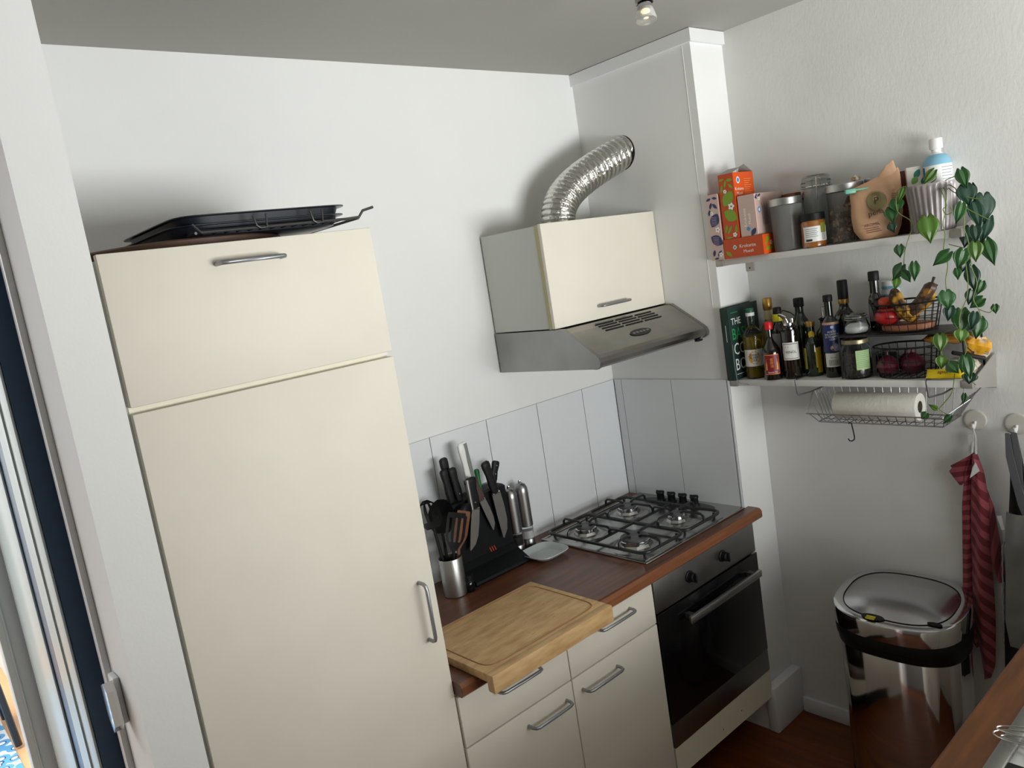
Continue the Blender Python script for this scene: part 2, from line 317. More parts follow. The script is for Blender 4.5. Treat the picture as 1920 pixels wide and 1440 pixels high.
VINES=[[(0.03,-1.2998,1.9526),(-0.005,-1.3495,1.932),(-0.03,-1.3721,1.8819),(-0.03,-1.3764,1.8452),(-0.03,-1.3747,1.8194),(-0.03,-1.3818,1.7865),(-0.03,-1.3856,1.7423),(-0.03,-1.3861,1.7086),(-0.03,-1.3968,1.668),(-0.03,-1.3847,1.6247),(-0.03,-1.3961,1.5943),(-0.03,-1.4013,1.5702)],[(0.03,-1.301,1.9494),(-0.03,-1.3359,1.9241),(-0.03,-1.3341,1.8983),(-0.03,-1.3291,1.8669),(-0.03,-1.3216,1.8387),(-0.03,-1.325,1.8087),(-0.03,-1.3178,1.7651),(-0.03,-1.3237,1.7495),(-0.03,-1.3257,1.7194),(-0.03,-1.3176,1.6827),(-0.03,-1.3183,1.6525)],[(0.03,-1.2101,1.9599),(-0.005,-1.1997,1.9528),(-0.03,-1.2016,1.9249),(-0.03,-1.2047,1.8894),(-0.03,-1.2337,1.8637),(-0.03,-1.2409,1.8429),(-0.03,-1.2302,1.8186),(-0.03,-1.2151,1.7776),(-0.03,-1.2086,1.735),(-0.03,-1.2131,1.6972),(-0.03,-1.2369,1.735)],[(-0.03,-1.3714,1.7293),(-0.03,-1.3743,1.67),(-0.03,-1.3673,1.626),(-0.03,-1.3481,1.5823),(-0.03,-1.3451,1.537),(-0.03,-1.3585,1.4909),(-0.03,-1.3472,1.4452),(-0.03,-1.353,1.4066),(-0.03,-1.376,1.3805)],[(-0.03,-1.3459,1.5491),(-0.03,-1.2953,1.5269),(-0.03,-1.2897,1.5085),(-0.03,-1.2926,1.4694),(-0.03,-1.2918,1.4585)],[(-0.03,-1.3229,1.4144),(-0.03,-1.3121,1.3596),(-0.03,-1.2882,1.3259),(-0.03,-1.2752,1.3063),(-0.03,-1.3028,1.2881)],[(-0.03,-1.3961,1.5943),(-0.03,-1.4218,1.5837),(-0.03,-1.4317,1.5963),(-0.03,-1.4372,1.6018)],[(0.03,-1.3107,1.9476),(-0.005,-1.3422,1.9246),(-0.03,-1.3701,1.9109),(-0.03,-1.402,1.8955),(-0.03,-1.4289,1.8909)],[(0.03,-1.301,1.9494),(-0.005,-1.3307,1.9572),(-0.005,-1.3585,1.965),(-0.005,-1.3685,1.9746)],[(0.03,-1.2685,1.9538),(-0.005,-1.3036,1.9653),(-0.005,-1.3009,1.9863)],[(-0.03,-1.3761,1.8812),(-0.03,-1.3935,1.8641),(-0.03,-1.4184,1.8459),(-0.03,-1.4369,1.8332)],[(-0.03,-1.3711,1.766),(-0.03,-1.354,1.7725),(-0.03,-1.3328,1.7811)],[(0.03,-1.294,1.9507),(-0.03,-1.3251,1.926),(-0.03,-1.3347,1.888),(-0.03,-1.3245,1.8794),(-0.03,-1.3316,1.8636),(-0.03,-1.3469,1.8671),(-0.03,-1.3439,1.8821)]]
# ------------------------------------------------------------ tall cupboard
def leafdoor(x0, x1, z0, z1, yf, yb, m=cream, parent=None, name='door'):
    return MB().box(x0, x1, yf, yb, z0, z1, 0, bev=.0022).build(name, m, parent)
XA = -1.3985
tc_ = thing('tall_cupboard', 'tall cream two-door cupboard between the doorway and the worktop', 'cupboard', (0, 0, 0))
MB().box(-1.996, XA-.002, -.556, -.002, .0, 2.038).build('body', creamin, tc_)
dd = leafdoor(-1.994, XA, 1.7565, 2.049, -.578, -.559, parent=tc_); bow(-1.775, -1.633, -.578, 2.006).build('handle', handm, dd)
dd = leafdoor(-1.994, XA, .12, 1.7435, -.578, -.559, parent=tc_); bow(1.035, 1.185, -.578, -1.443, vertical=True).build('handle', handm, dd)
MB().box(-1.994, XA-.018, -.5595, -.5555, 1.7435, 1.7565).build('divider', cream2, tc_)
# things lying on top
ZF = 2.0385
dsk = MB().lathe([(0, 0), (.235, 0), (.24, .004), (.24, .026), (.235, .0295), (0, .0295)], 64)
tag(dsk.build('round_board', mat('dark stained brown board', srgb(92, 64, 46), .6, var=(srgb(62, 44, 34), (1, 1, 1), 9, .3, .7)), loc=(-1.755, -.30, ZF)), 'round dark brown board lying flat on top of the tall cupboard under the trays', 'board')
def tray(w, dpt, h, mb):
    n = 40; R = lambda a, b, z: [(x, y, z) for x, y in superell(a, b, 9, n)]
    mb.rings([R(w/2-.03, dpt/2-.03, 0), R(w/2-.02, dpt/2-.02, .003), R(w/2-.012, dpt/2-.012, h-.003), R(w/2, dpt/2, h-.002), R(w/2, dpt/2, h), R(w/2-.013, dpt/2-.013, h), R(w/2-.022, dpt/2-.022, .006), R(w/2-.03, dpt/2-.03, .004)]); return mb
enam = mat('dark navy enamel', (.010, .014, .022), .28)
tag(tray(.42, .40, .026, MB()).build('baking_tray', enam, loc=(-1.62, -.325, ZF+.030)), 'shallow dark navy baking tray, lower of the two on the tall cupboard', 'tray')
o = tray(.41, .42, .030, MB()); tag(o.build('baking_tray', enam, loc=(-1.615, -.325, ZF+.0445)), 'black baking tray, topmost of the stack on the tall cupboard', 'tray')
blackw = mat('dark rack wire', (.10, .10, .10), .4, .8)
rk = thing('oven_rack', 'thin wire oven rack with a hooked end resting under the black trays', 'rack', (0, 0, 0))
z = ZF+.036
MB().tube([(-1.795, -.545, z+.018), (-1.78, -.548, z), (-1.44, -.548, z+.002), (-1.405, -.548, z+.004), (-1.393, -.55, z+.018), (-1.365, -.552, z+.024)], .0032, 8).tube([(-1.79, -.12, z), (-1.40, -.12, z)], .003, 8).tube([(-1.79, -.545, z), (-1.79, -.12, z)], .003, 8).tube([(-1.405, -.545, z+.002), (-1.405, -.12, z)], .003, 8).build('frame', blackw, rk)
b_ = MB()
for i in range(14): x = -1.765+i*.026; b_.tube([(x, -.545, z), (x, -.12, z)], .0013, 6)
b_.build('wires', blackw, rk)
for x in (-1.665, -1.53): MB().tube([(x, -.552, z+.026), (x+.004, -.554, z+.004), (x+.012, -.554, z-.001), (x+.026, -.554, z), (x+.03, -.552, z+.028)], .0024, 8).build('stop_loop', blackw, rk)

# ------------------------------------------------------------ base units, worktop, oven
YF = -.586
def base_unit(x0, x1, hx, label):
    u = thing('base_cabinet', label, 'cabinet', (0, 0, 0), group=None)
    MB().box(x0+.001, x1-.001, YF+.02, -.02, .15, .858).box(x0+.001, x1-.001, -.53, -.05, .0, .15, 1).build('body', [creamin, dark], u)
    dr = leafdoor(x0+.0015, x1-.0015, .7135, .8535, YF, YF+.0185, parent=u, name='drawer'); bow(hx[0], hx[1], YF, .815).build('handle', handm, dr)
    do = leafdoor(x0+.0015, x1-.0015, .15, .7095, YF, YF+.0185, parent=u); bow(hx[2], hx[3], YF, .664).build('handle', handm, do)
    return u
base_unit(XA+.001, -1.003, (-1.275, -1.127, -1.186, -1.035), 'cream base cabinet with drawer next to the tall cupboard, under the chopping board')
base_unit(-1.003, -.602, (-.878, -.722, -.966, -.812), 'cream base cabinet with drawer next to the oven')
wt = MB()
prof = [(-.006, .862), (-.606, .862), (-.612, .868), (-.612, .888), (-.604, .898), (-.595, .9), (-.006, .9)]
wt.prism(prof, XA+.001, -.001, 'x', 0); wt.prism([(-.5585, .862), (-.606, .862), (-.612, .868), (-.612, .888), (-.604, .898), (-.595, .9), (-.5585, .9)], -.001, .024, 'x', 0)
wt.prism([(-.604, .8615), (-.607, .8615), (-.6128, .8675), (-.6128, .889), (-.6045, .8992), (-.603, .898)], XA+.002, .0245, 'x', 1)
tag(wt.build('worktop', [wood, woodnose]), 'red-brown wooden worktop carrying the hob and the chopping board', 'worktop')
ov = thing('oven', 'built-in black glass oven with steel control panel under the hob', 'oven', (0, 0, 0))
MB().box(-.598, -.003, YF+.018, -.03, .262, .858).build('body', greyc, ov)
cp = MB().box(-.5965, -.004, YF, YF+.018, .740, .854, 0, bev=.001).build('control_panel', steeld, ov)
for x in (-.41, -.213):
    kb = MB().at(x, YF, .797, rx=PI/2); kb.lathe([(.021, 0), (.021, .004), (.0175, .006), (.016, .021), (.013, .024), (0, .024)], 28)
    kb.box(-.0035, .0035, -.016, .016, .02, .031, bev=.001); kb.build('knob', blackp, ov)
od = MB().box(-.5965, -.004, YF-.004, YF+.018, .350, .735, 0, bev=.0015).build('door', blackg, ov)
MB().box(-.478, -.045, YF-.044, YF-.03, .664, .690, 0, bev=.003).box(-.46, -.44, YF-.032, YF-.003, .668, .686).box(-.085, -.065, YF-.032, YF-.003, .668, .686).build('handle', steel, od)
MB().box(-.5965, -.004, YF-.002, YF+.018, .264, .348, 0, bev=.001).build('lower_strip', steeld, ov)
pf = MB().prism([(-.5985, .158), (-.002, .152), (-.002, .2615), (-.5985, .2615)], YF, YF+.016, 'y')
for x, zz in ((-.33, .19), (-.21, .2)): pf.at(x, YF-.0004, zz, rx=PI/2).lathe([(0, 0), (.0028, 0)], 10, 1)
pf.at()
tag(pf.build('filler_panel', [cream2, dark]), 'cream filler board below the oven with two small screw holes', 'panel')
tag(MB().box(-.602, -.002, -.4, -.03, 0, .2).build('kick_shade', dark), 'dark block coloured as the shade in the open kick space below the oven', 'kick shade')  # dark block fills the open kick space, its colour standing for the shade

# ------------------------------------------------------------ gas hob
hb = thing('gas_hob', 'four-burner steel gas hob with black pan supports', 'hob', (0, 0, .9005))
hp = MB().box(-.585, -.004, -.562, -.062, 0, .006, 0, bev=.0025)
hp.box(-.575, -.13, -.552, -.552+.004, .006, .0085, 0, bev=.001).box(-.575, -.13, -.076, -.072, .006, .0085, 0, bev=.001)
BU = [(-.475, -.195, .036), (-.235, -.195, .036), (-.485, -.435, .050), (-.235, -.425, .028)]
for x, y, r in BU:
    hp.at(x, y, .006); hp.lathe([(r+.046, 0), (r+.040, .003), (r+.026, .006), (r+.012, .0075), (r+.006, .017), (0, .017)], 8, 0, smooth=False)
hp.at(); hp.build('plate', hobst, hb)
for x, y, r in BU:
    bn = MB(Matrix.Translation((x, y, .023))).lathe([(r+.001, 0), (r+.004, .002), (r+.004, .012), (r, .014), (0, .014)], 36).build('burner', chrome, hb)
    MB(Matrix.Translation((x, y, .0372))).lathe([(r-.002, 0), (r-.001, .005), (r-.004, .007), (r*.55, .007), (r*.5, .0055), (0, .0055)], 36).build('burner_cap', mat('grey burner cap', (.10, .10, .105), .5), bn)
def grate(x0, x1, y0, y1, mid, burners, mb):
    n = 6; pts = []
    for cx, cy, a0 in ((x1-.03, y1-.03, 0), (x0+.03, y1-.03, PI/2), (x0+.03, y0+.03, PI), (x1-.03, y0+.03, 1.5*PI)):
        for i in range(n): a = a0+PI/2*i/(n-1); pts.append((cx+.03*cos(a), cy+.03*sin(a), .027))
    mb.tube(pts, .0058, 8, closed=True)
    for px, py in ((x0+.02, y0+.02), (x1-.02, y0+.02), (x0+.02, y1-.02), (x1-.02, y1-.02)): mb.tube([(px, py, .027), (px, py, .0065)], .005, 8)
    for bx, by in burners:
        for sx, sy in ((1, 0), (-1, 0), (0, 1), (0, -1)):
            ex = x1 if sx > 0 else x0 if sx < 0 else bx; ey = (y1 if by > mid else mid) if sy > 0 else (mid if by > mid else y0) if sy < 0 else by
            dx, dy = ex-bx, ey-by; L = math.hypot(dx, dy); ux, uy = dx/L, dy/L; off = .035 if sx else -.02
            ox, oy = (-uy*off*0, ux*off*0)
            P = lambda d, zz: (bx+ux*d+ox, by+uy*d+oy, zz)
            mb.tube([P(L, .027), P(L-.002, .044), P(L-.012, .052), P(.038, .052), P(.022, .047)], .0047, 8)
    return mb
g_ = MB(); grate(-.568, -.352, -.545, -.082, -.318, [(-.475, -.195), (-.485, -.435)], g_); g_.tube([(-.565, -.318, .027), (-.354, -.318, .027)], .005, 8)
g_.build('pan_support', blackm, hb)
g_ = MB(); grate(-.346, -.128, -.545, -.082, -.318, [(-.235, -.195), (-.235, -.425)], g_); g_.tube([(-.344, -.318, .027), (-.13, -.318, .027)], .005, 8)
g_.build('pan_support', blackm, hb)
MB().prism([(x-.065, y-.305) for x, y in superell(.034, .165, 2.4, 40)], .006, .0085, 'z').build('control_plate', greyc, hb)
for y in (-.222, -.276, -.330, -.384):
    q = MB().at(-.065, y, .0085); q.lathe([(.019, 0), (.0185, .005), (.0150, .009), (.0145, .028), (.0175, .033), (.0160, .038), (0, .038)], 20); q.box(-.003, .003, -.018, .018, .032, .041, bev=.001)
    q.build('knob', blackp, hb)

# ------------------------------------------------------------ hood and cupboard over it
hc = thing('hood_cupboard', 'cream wall cupboard above the extractor hood with grey sides', 'cupboard', (0, 0, 0))
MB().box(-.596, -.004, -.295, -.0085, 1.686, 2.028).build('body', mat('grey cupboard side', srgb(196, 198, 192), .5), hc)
MB().box(-.5975, -.5965, -.297, -.288, 1.684, 2.03).box(-.597, -.59, -.3, -.2955, 1.684, 2.03).build('edge_strip', brass, hc)
dd = leafdoor(-.596, -.002, 1.684, 2.032, -.316, -.300, parent=hc); bow(-.375, -.222, -.316, 1.729, out=.026).build('handle', handm, dd)
hd = thing('extractor_hood', 'steel extractor hood with slanted front below the wall cupboard', 'hood', (0, 0, 0))
vp = [(-.009, 1.682), (-.352, 1.682), (-.482, 1.594), (-.493, 1.584), (-.498, 1.570), (-.494, 1.556), (-.478, 1.547), (-.46, 1.548), (-.009, 1.540)]
MB().prism(vp, -.600, -.585, 'x').build('side_panel', steeld, hd); MB().prism(vp, -.017, -.002, 'x').build('side_panel', steeld, hd)
vi = [(-.009, 1.679), (-.352, 1.679)]+[(-.352-.130*k/6, 1.681-.088*k/6) for k in range(1, 7)]+[(-.4925, 1.583), (-.4965, 1.570), (-.4925, 1.557), (-.478, 1.549), (-.46, 1.55), (-.009, 1.543)]
hm = MB().prism(vi, -.585, -.017, 'x', 0)
sl = (1.594-1.681)/(-.482+.352)
def onv(x, y, dz=.0012): return (x, y, 1.681+(y+.352)*sl+dz)
for r in range(4):
    for k in range(3 if r else 3):
        x0 = -.455+k*.105+.004*r; y = -.362-.011*r
        hm.add([onv(x0, y), onv(x0+.095, y), onv(x0+.095, y-.005), onv(x0, y-.005)], [(0, 1, 2, 3)], 1)
hm.build('visor', [mat('smeared dark steel', (.30, .29, .275), .27, 1., var=((.40, .385, .36), (1, 1, 1), 7, .35, .7)), dark], hd)
ev = MB(); ev.add([onv(-.315+.055*cos(2*PI*i/24), -.440+.014*sin(2*PI*i/24), .0018) for i in range(24)], [tuple(range(24))], 0)
for k in range(5): ev.add([onv(-.355+k*.018, -.437+.002*(k % 2), .0024), onv(-.343+k*.018, -.437, .0024), onv(-.343+k*.018, -.443, .0024), onv(-.355+k*.018, -.443, .0024)], [(0, 1, 2, 3)], 1)
ev.build('badge', [ink, steeld], hd)
MB().box(-.06, -.03, -.486, -.47, 1.540, 1.548, bev=.002).build('switch', blackp, hd)
# foil duct
A, B, Cc, D = Vector((-.345, -.155, 2.0285)), Vector((-.355, -.155, 2.15)), Vector((-.17, -.165, 2.205)), Vector((.03, -.200, 2.278))
N_ = 240; pts = []; rad = []
for i in range(N_+1):
    t_ = i/N_; p = A*(1-t_)**3+B*3*t_*(1-t_)**2+Cc*3*t_*t_*(1-t_)+D*t_**3
    pts.append(p); rad.append(.0575+.0065*abs(sin(PI*t_*24))**.6+random.uniform(-.0005, .0005))
dm = MB().tube([tuple(p) for p in pts], rad, 40, caps=False)
tag(dm.build('exhaust_duct', foil), 'flexible ribbed silver foil duct rising from the hood cupboard into the chimney wall', 'duct')
hole = [(y-.2, z+2.268) for y, z in superell(.0655, .0655, 2, 32)]
struct('trim_4', MB().prism(hole, -.0012, 0, 'x'), dark)
# spotlight
sp = thing('ceiling_spotlight', 'small silver ceiling spotlight with a reflector bulb at the top of the picture', 'lamp', (-.80, -.985, ZC))
MB().lathe([(0, 0), (.045, 0), (.045, -.018), (.04, -.022), (0, -.022)], 32).build('mount', steel, sp)
MB().tube([(0, 0, -.02), (0, .0, -.085)], .005, 8).build('arm', steel, sp)
T_ = Matrix.Translation((0, 0, -.077)) @ Matrix.Rotation(.14, 4, 'Y') @ Matrix.Rotation(-.10, 4, 'X')
MB(T_).lathe([(0, .0), (.012, 0), (.0215, -.008), (.0215, -.07), (.0195, -.071), (.0195, -.06), (0, -.058)], 32).build('housing', steel, sp)
MB(T_).lathe([(.010, -.058), (.0165, -.070), (.018, -.082), (.0185, -.084)], 32, 0).lathe([(.0185, -.084), (.025, -.108), (.0245, -.112), (.021, -.112), (0, -.109)], 32, 1).sphere((0, 0, -.094), .007, 2, 12).build('bulb', [chrome, mat('bulb reflector glass', (.72, .72, .70), .15, trans=.6), mat('faint bulb core', (.9, .85, .6), .4, emit=(1, .85, .5), es=1.5)], sp)
# ------------------------------------------------------------ things on the worktop
ZW = .9005
cb = MB()
cb.box(-1.352, -.898, -.665, -.345, 0.0, .024, 0, bev=.004)
cb.box(-1.352, -.898, -.690, -.662, -.026, .024, 0, bev=.005)
gp = superell(.205, .145, 9, 56, -1.125, -.508)
cb.tube([(x, y, .0238) for x, y in gp], .0022, 6, 1, closed=True)
for x in (-1.27, -1.2, -1.13, -1.06, -.98): pass
for i in range(26):
    x = random.uniform(-1.28, -.98); y = random.uniform(-.62, -.40); a = random.uniform(-.5, 1.1); l = random.uniform(.006, .022)
    cb.add([(x, y, .0243), (x+l*cos(a), y+l*sin(a), .0243), (x+l*cos(a), y+l*sin(a)+.0012, .0243), (x, y+.0012, .0243)], [(0, 1, 2, 3)], 1)
tag(cb.build('chopping_board', [board, boardg], loc=(0, 0, ZW)), 'thick pale wooden chopping board hooked over the worktop edge', 'chopping board')
cup = MB().lathe([(0, 0), (.036, 0), (.038, .002), (.0385, .124), (.0375, .126), (.036, .124), (.0355, .01), (0, .01)], 40)
CX, CY = -1.052, -.148
tag(cup.build('utensil_holder', steel, loc=(CX, CY, ZW)), 'brushed steel cup full of cooking utensils beside the tall cupboard', 'utensil holder')
def headmb(kind, P, Q, w, mb, n, m=0, slots=0):
    """flat utensil head from P (neck) to Q (tip); n = facing normal"""
    P, Q = Vector(P), Vector(Q); t = (Q-P); L = t.length; t.normalize(); s_ = t.cross(Vector(n)).normalized(); nn = s_.cross(t)
    def W(u): return w/2*{'spoon': (sin(PI*min(1, .12+u*.86)))**.55, 'turner': min(1, .3+u*2.2)*(1 if u < .93 else .9), 'ladle': (sin(PI*min(1, .08+u*.9)))**.5}[kind]
    dep = {'spoon': .012, 'turner': .003, 'ladle': .035}[kind]
    th = .0035
    cols = 12
    def pt(u, v, off): c_ = 1-abs(2*u-1)**2.2; return P+t*(L*v)+s_*(W(v)*(2*u-1))-nn*(dep*c_*sin(PI*v)-off)
    if not slots:
        mb.grid(lambda u, v: pt(u, v, 0), cols, 12, m); mb.grid(lambda u, v: pt(u, v, th), cols, 12, m)
    else:
        k = slots*2+1
        for q in range(k):
            u0, u1 = q/k, (q+1)/k
            segs = [(0, 1)] if q % 2 == 0 else [(0, .22), (.86, 1)]
            for v0, v1 in segs:
                for off in (0, th): mb.grid(lambda u, v, off=off: pt(u0+(u1-u0)*u, v0+(v1-v0)*v, off), 2, 8 if v1-v0 > .5 else 2, m)
    return mb
def utensil(name, label, kind, base, neck, tip, w, m, slots=0, r=.006, n=(-.6, -.8, .1)):
    u = thing(name, label, name.replace('_', ' ').split()[-1], base)
    b = Vector(base); f = lambda p: tuple(Vector(p)-b)
    MB().tube([(0, 0, .012), f(neck)], [r, r*.8], 8).build('handle', m, u)
    headmb(kind, f(neck), f(tip), w, MB(), n, 0, slots).build('head', m, u)
    return u
woodsp = mat('brown wooden utensil', srgb(128, 82, 54), .6)
utensil('slotted_spoon', 'black slotted spoon, leftmost in the steel utensil cup', 'spoon', (CX-.012, CY+.008, ZW+.011), (-1.078, -.125, 1.13), (-1.088, -.118, 1.225), .075, blackp, 3)
utensil('soup_ladle', 'black soup ladle with a round bowl in the steel utensil cup', 'ladle', (CX+.0, CY+.014, ZW+.011), (-1.045, -.118, 1.10), (-1.020, -.105, 1.205), .088, blackp)
utensil('slotted_turner', 'black slotted turner leaning forward in the steel utensil cup', 'turner', (CX-.01, CY-.014, ZW+.011), (-1.047, -.168, 1.05), (-1.008, -.168, 1.165), .062, blackp, 3)
utensil('wooden_spatula', 'brown wooden slotted spatula leaning right in the steel utensil cup', 'turner', (CX+.012, CY-.006, ZW+.011), (-1.018, -.155, 1.045), (-.968, -.150, 1.155), .045, woodsp, 2)
utensil('serving_spoon', 'small dark serving spoon behind the wooden spatula in the steel cup', 'spoon', (CX+.016, CY+.008, ZW+.011), (-.975, -.138, 1.12), (-.930, -.132, 1.165), .042, blackp)
kb = thing('knife_block', 'black upright knife block against the white tiles, full of knives', 'knife block', (0, 0, ZW))
KY = -.108
blackb = mat('matt black block', (.004, .0045, .006), .5, spec=.2)
MB().prism([(-.03, 0), (-.085, 0), (-.100, .02), (-.100, .268), (-.085, .272), (-.03, .272)], -.985, -.742, 'x').build('body', blackb, kb)
MB().prism([(-.098, 0), (-.172, 0), (-.176, .006), (-.174, .014), (-.12, .042), (-.1015, .06), (-.098, .06)], -.985, -.742, 'x').build('foot', blackb, kb)
MB().box(-1.001, -.986, -.098, -.035, .0, .20, bev=.002).build('side_panel', mat('grey side strip', (.16, .17, .18), .45), kb)
lg = MB()
for i, x in enumerate((-.850, -.840, -.830)):
    lg.add([(x-.004, -.1012, .078), (x-.001, -.1012, .078), (x+.006-.004+.004, -.1012, .058), (x+.003-.0, -.1012, .058)], [(0, 1, 2, 3)], 0)
lg.build('red_mark', mat('orange red mark', srgb(196, 62, 34), .5), kb)
jar = thing('spice_grinder', 'small dark glass grinder at the foot of the black knife block', 'grinder', (-1.012, -.168, ZW))
MB().lathe([(0, 0), (.02, 0), (.021, .003), (.021, .03), (.017, .036), (0, .036)], 24).build('body', blackg, jar)
MB().lathe([(.017, .036), (.019, .038), (.019, .052), (.017, .054), (0, .054)], 24).build('cap', blackp, jar)
bladem = mat('knife steel', (.40, .39, .38), .34, 1.)
def knife(label, ht, hb_, y, wd, hm, tip=None, bw=.03, rivets=0, bol=True, so=-.40, sw=.16, kind='kitchen_knife', back=None):
    """ht/hb_: handle end and handle root in (x, z); blade hangs down to tip"""
    k = thing(kind, label, 'knife', (hb_[0], y, hb_[1]))
    a = Vector((ht[0]-hb_[0], 0, ht[1]-hb_[1])); L = a.length; t = a.normalized(); s_ = Vector((t.z, 0, -t.x))
    rg = []
    for u, w_ in ((0, .72), (.06, .8), (.3, .95), (.6, .82), (.85, 1.0), (.96, .95), (1.0, .6)):
        c_ = t*(L*u); n = 16
        rg.append([tuple(c_+s_*(x*wd*w_*.58)+Vector((0, z*.0085*w_, 0))) for x, z in superell(1, 1, 3, n)])
    hs = MB().rings(rg)
    hs.build('handle', hm[0], k)
    if rivets:
        for u in (.2, .5, .82)[:rivets]: MB().sphere(tuple(t*(L*u)+Vector((0, -.0082, 0))), .0024, 0, 8, sy=.5).build('rivet', steel, k)
    if len(hm) > 1:
        MB().rings([[tuple(Vector(p)+s_*(-wd*.30)) for p in r_] if 0 else [tuple(t*(L*u)+s_*(wd*so+x*wd*sw)+Vector((0, z*.0096, 0))) for x, z in superell(1, 1, 3, 16)] for u in (0.02, .3, .6, .97)]).build('handle_spine', hm[1], k)
    if tip:
        b = Vector((tip[0]-hb_[0], 0, tip[1]-hb_[1])); Lb = b.length; tb = b.normalized(); sb = Vector((-tb.z, 0, tb.x))
        prof = [(0, -bw*.42), (.02, .5*bw), (.35, .52*bw), (.65, .42*bw), (.85, .15*bw), (1, -.42*bw), (.96, -.5*bw), (.5, -.5*bw)]
        pl = [(tb*(Lb*u)+sb*w_) for u, w_ in prof]
        m_ = MB().prism([(p.x, p.z) for p in pl], -.0012, .0012, 'y'); m_.build('blade', bladem, k)
        if bol: MB().tube([tuple(sb*bw*.4), tuple(-sb*bw*.35)], .0055, 8).build('bolster', steel, k)
    else:
        MB().box(-.009, .009, -.001, .001, -.03 if hb_[1] > 1.18 else -.0005, .002).build('blade', bladem, k)
    return k
brn = mat('dark brown ridged wood', srgb(70, 50, 42), .6, bump=((1, 1, 1), 300, .8, .002))
gry = mat('grey knife scale', srgb(120, 122, 118), .5)
ZT_ = ZW+.273
knife('black knife with a plain handle, leftmost in the black block', (-.975, 1.290), (-.962, ZT_), -.082, .026, [blackp])
knife('black riveted knife handle, tallest black one at the left of the block', (-.953, 1.322), (-.942, ZT_), -.060, .028, [blackp], rivets=2)
knife('broad black knife handle beside the riveted one in the block', (-.946, 1.288), (-.932, ZT_), -.088, .028, [blackp], rivets=1)
knife('white and grey knife handle standing tallest in the black block', (-.878, 1.356), (-.862, ZT_), -.075, .036, [white, gry], so=.22, sw=.26)
knife('black knife with a steel-rimmed handle and its square-tipped blade on the block front', (-.902, 1.245), (-.900, 1.138), -.121, .040, [blackp, steel], tip=(-.933, 1.000), bw=.036, rivets=1)
knife('knife with a dark ridged brown handle and pointed blade on the block front', (-.888, 1.238), (-.862, 1.155), -.1145, .030, [brn], tip=(-.822, 1.040), bw=.028)
knife('black-handled santoku knife with hammered blade at the right of the block', (-.828, 1.278), (-.802, 1.160), -.1185, .030, [blackp], tip=(-.780, .998), bw=.040)
knife('black riveted knife handle leaning right at the right end of the block', (-.752, 1.258), (-.786, ZT_), -.086, .026, [blackp], rivets=3)
knife('thin green-handled knife half hidden in the middle of the block', (-.838, 1.252), (-.836, ZT_), -.080, .014, [mat('green plastic', srgb(30, 116, 56), .45)])
millm = mat('mill steel', (.34, .34, .335), .33, 1.)
def mill(x, y, label, content):
    m_ = thing('electric_mill', label, 'grinder', (x, y, ZW), group=None)
    MB().lathe([(0, 0), (.0245, 0), (.0245, .030), (.0235, .032)], 36).build('base', millm, m_)
    MB().lathe([(.0235, .032), (.0235, .078), (.022, .079)], 36, 0).lathe([(0, .033), (.0215, .033), (.0215, .062), (0, .064)], 30, 1).build('window', [glass, content], m_)
    MB().lathe([(.022, .078), (.0255, .080), (.0255, .205), (.024, .222), (.018, .234), (.009, .240), (0, .241)], 36).build('housing', millm, m_)
    MB().lathe([(.0055, .239), (.0065, .243), (.005, .250), (0, .251)], 20).build('button', chrome, m_)
mill(-.705, -.072, 'steel electric mill with dark peppercorns, beside the black knife block', mat('peppercorns', (.02, .015, .012), .6, bump=((1, 1, 1), 400, 1, .003)))
mill(-.640, -.060, 'steel electric mill with white salt in its window, beside the pepper one', mat('salt', (.7, .7, .7), .7, bump=((1, 1, 1), 500, .6, .002)))
dm = MB(); R_ = lambda a, z: [(x, y, z) for x, y in superell(a, a, 3.6, 48)]
dm.rings([R_(.045, 0), R_(.05, .002), R_(.070, .016), R_(.073, .019), R_(.0725, .021), R_(.069, .0195), R_(.052, .0055), R_(.045, .0045)])
tag(dm.build('spoon_rest', mat('pale grey plastic dish', (.50, .54, .55), .3), loc=(-.683, -.187, ZW)), 'small square pale grey dish beside the gas hob', 'dish')

# ------------------------------------------------------------ shelves
def shelf(z1, label, group):
    s_ = thing('wall_shelf', label, 'shelf', (0, 0, 0))
    MB().box(.003, .1935, -1.327, -.5885, z1-.022, z1, 0, bev=.0015).build('board', mat('white shelf laminate', (.66, .66, .63), .4), s_)
    gm = mat('grey metal bracket', (.42, .40, .37), .45, .6)
    for ya, yb in ((-.588, -.5585), (-1.357, -1.3275)):
        MB().box(0, .192, ya, yb, z1-.024, z1-.0005, 0, bev=.0012).prism([(.192, z1-.06), (.192, z1+.045), (.01, z1), (.01, z1-.023)] if ya < -1 else [(.192, z1-.03), (.192, z1-.0005), (.01, z1-.0005), (.01, z1-.023)], ya-.0015, ya+.001, 'y').box(.189, .1945, ya-.001, yb+.001, z1-.062, z1-.0, 0, bev=.001).sphere((.1885, (ya+yb)/2, z1-.05), .003, 1, 8).build('bracket', [gm, ink], s_)
    return s_
ZU, ZL = 1.8195, 1.3865
shelf(ZU, 'white upper wall shelf holding boxes, canisters and the hanging plant', None)
shelf(ZL, 'white lower wall shelf holding bottles, the black rack and fruit baskets', None)
FACE = -1.088   # local -y towards the doorway corner
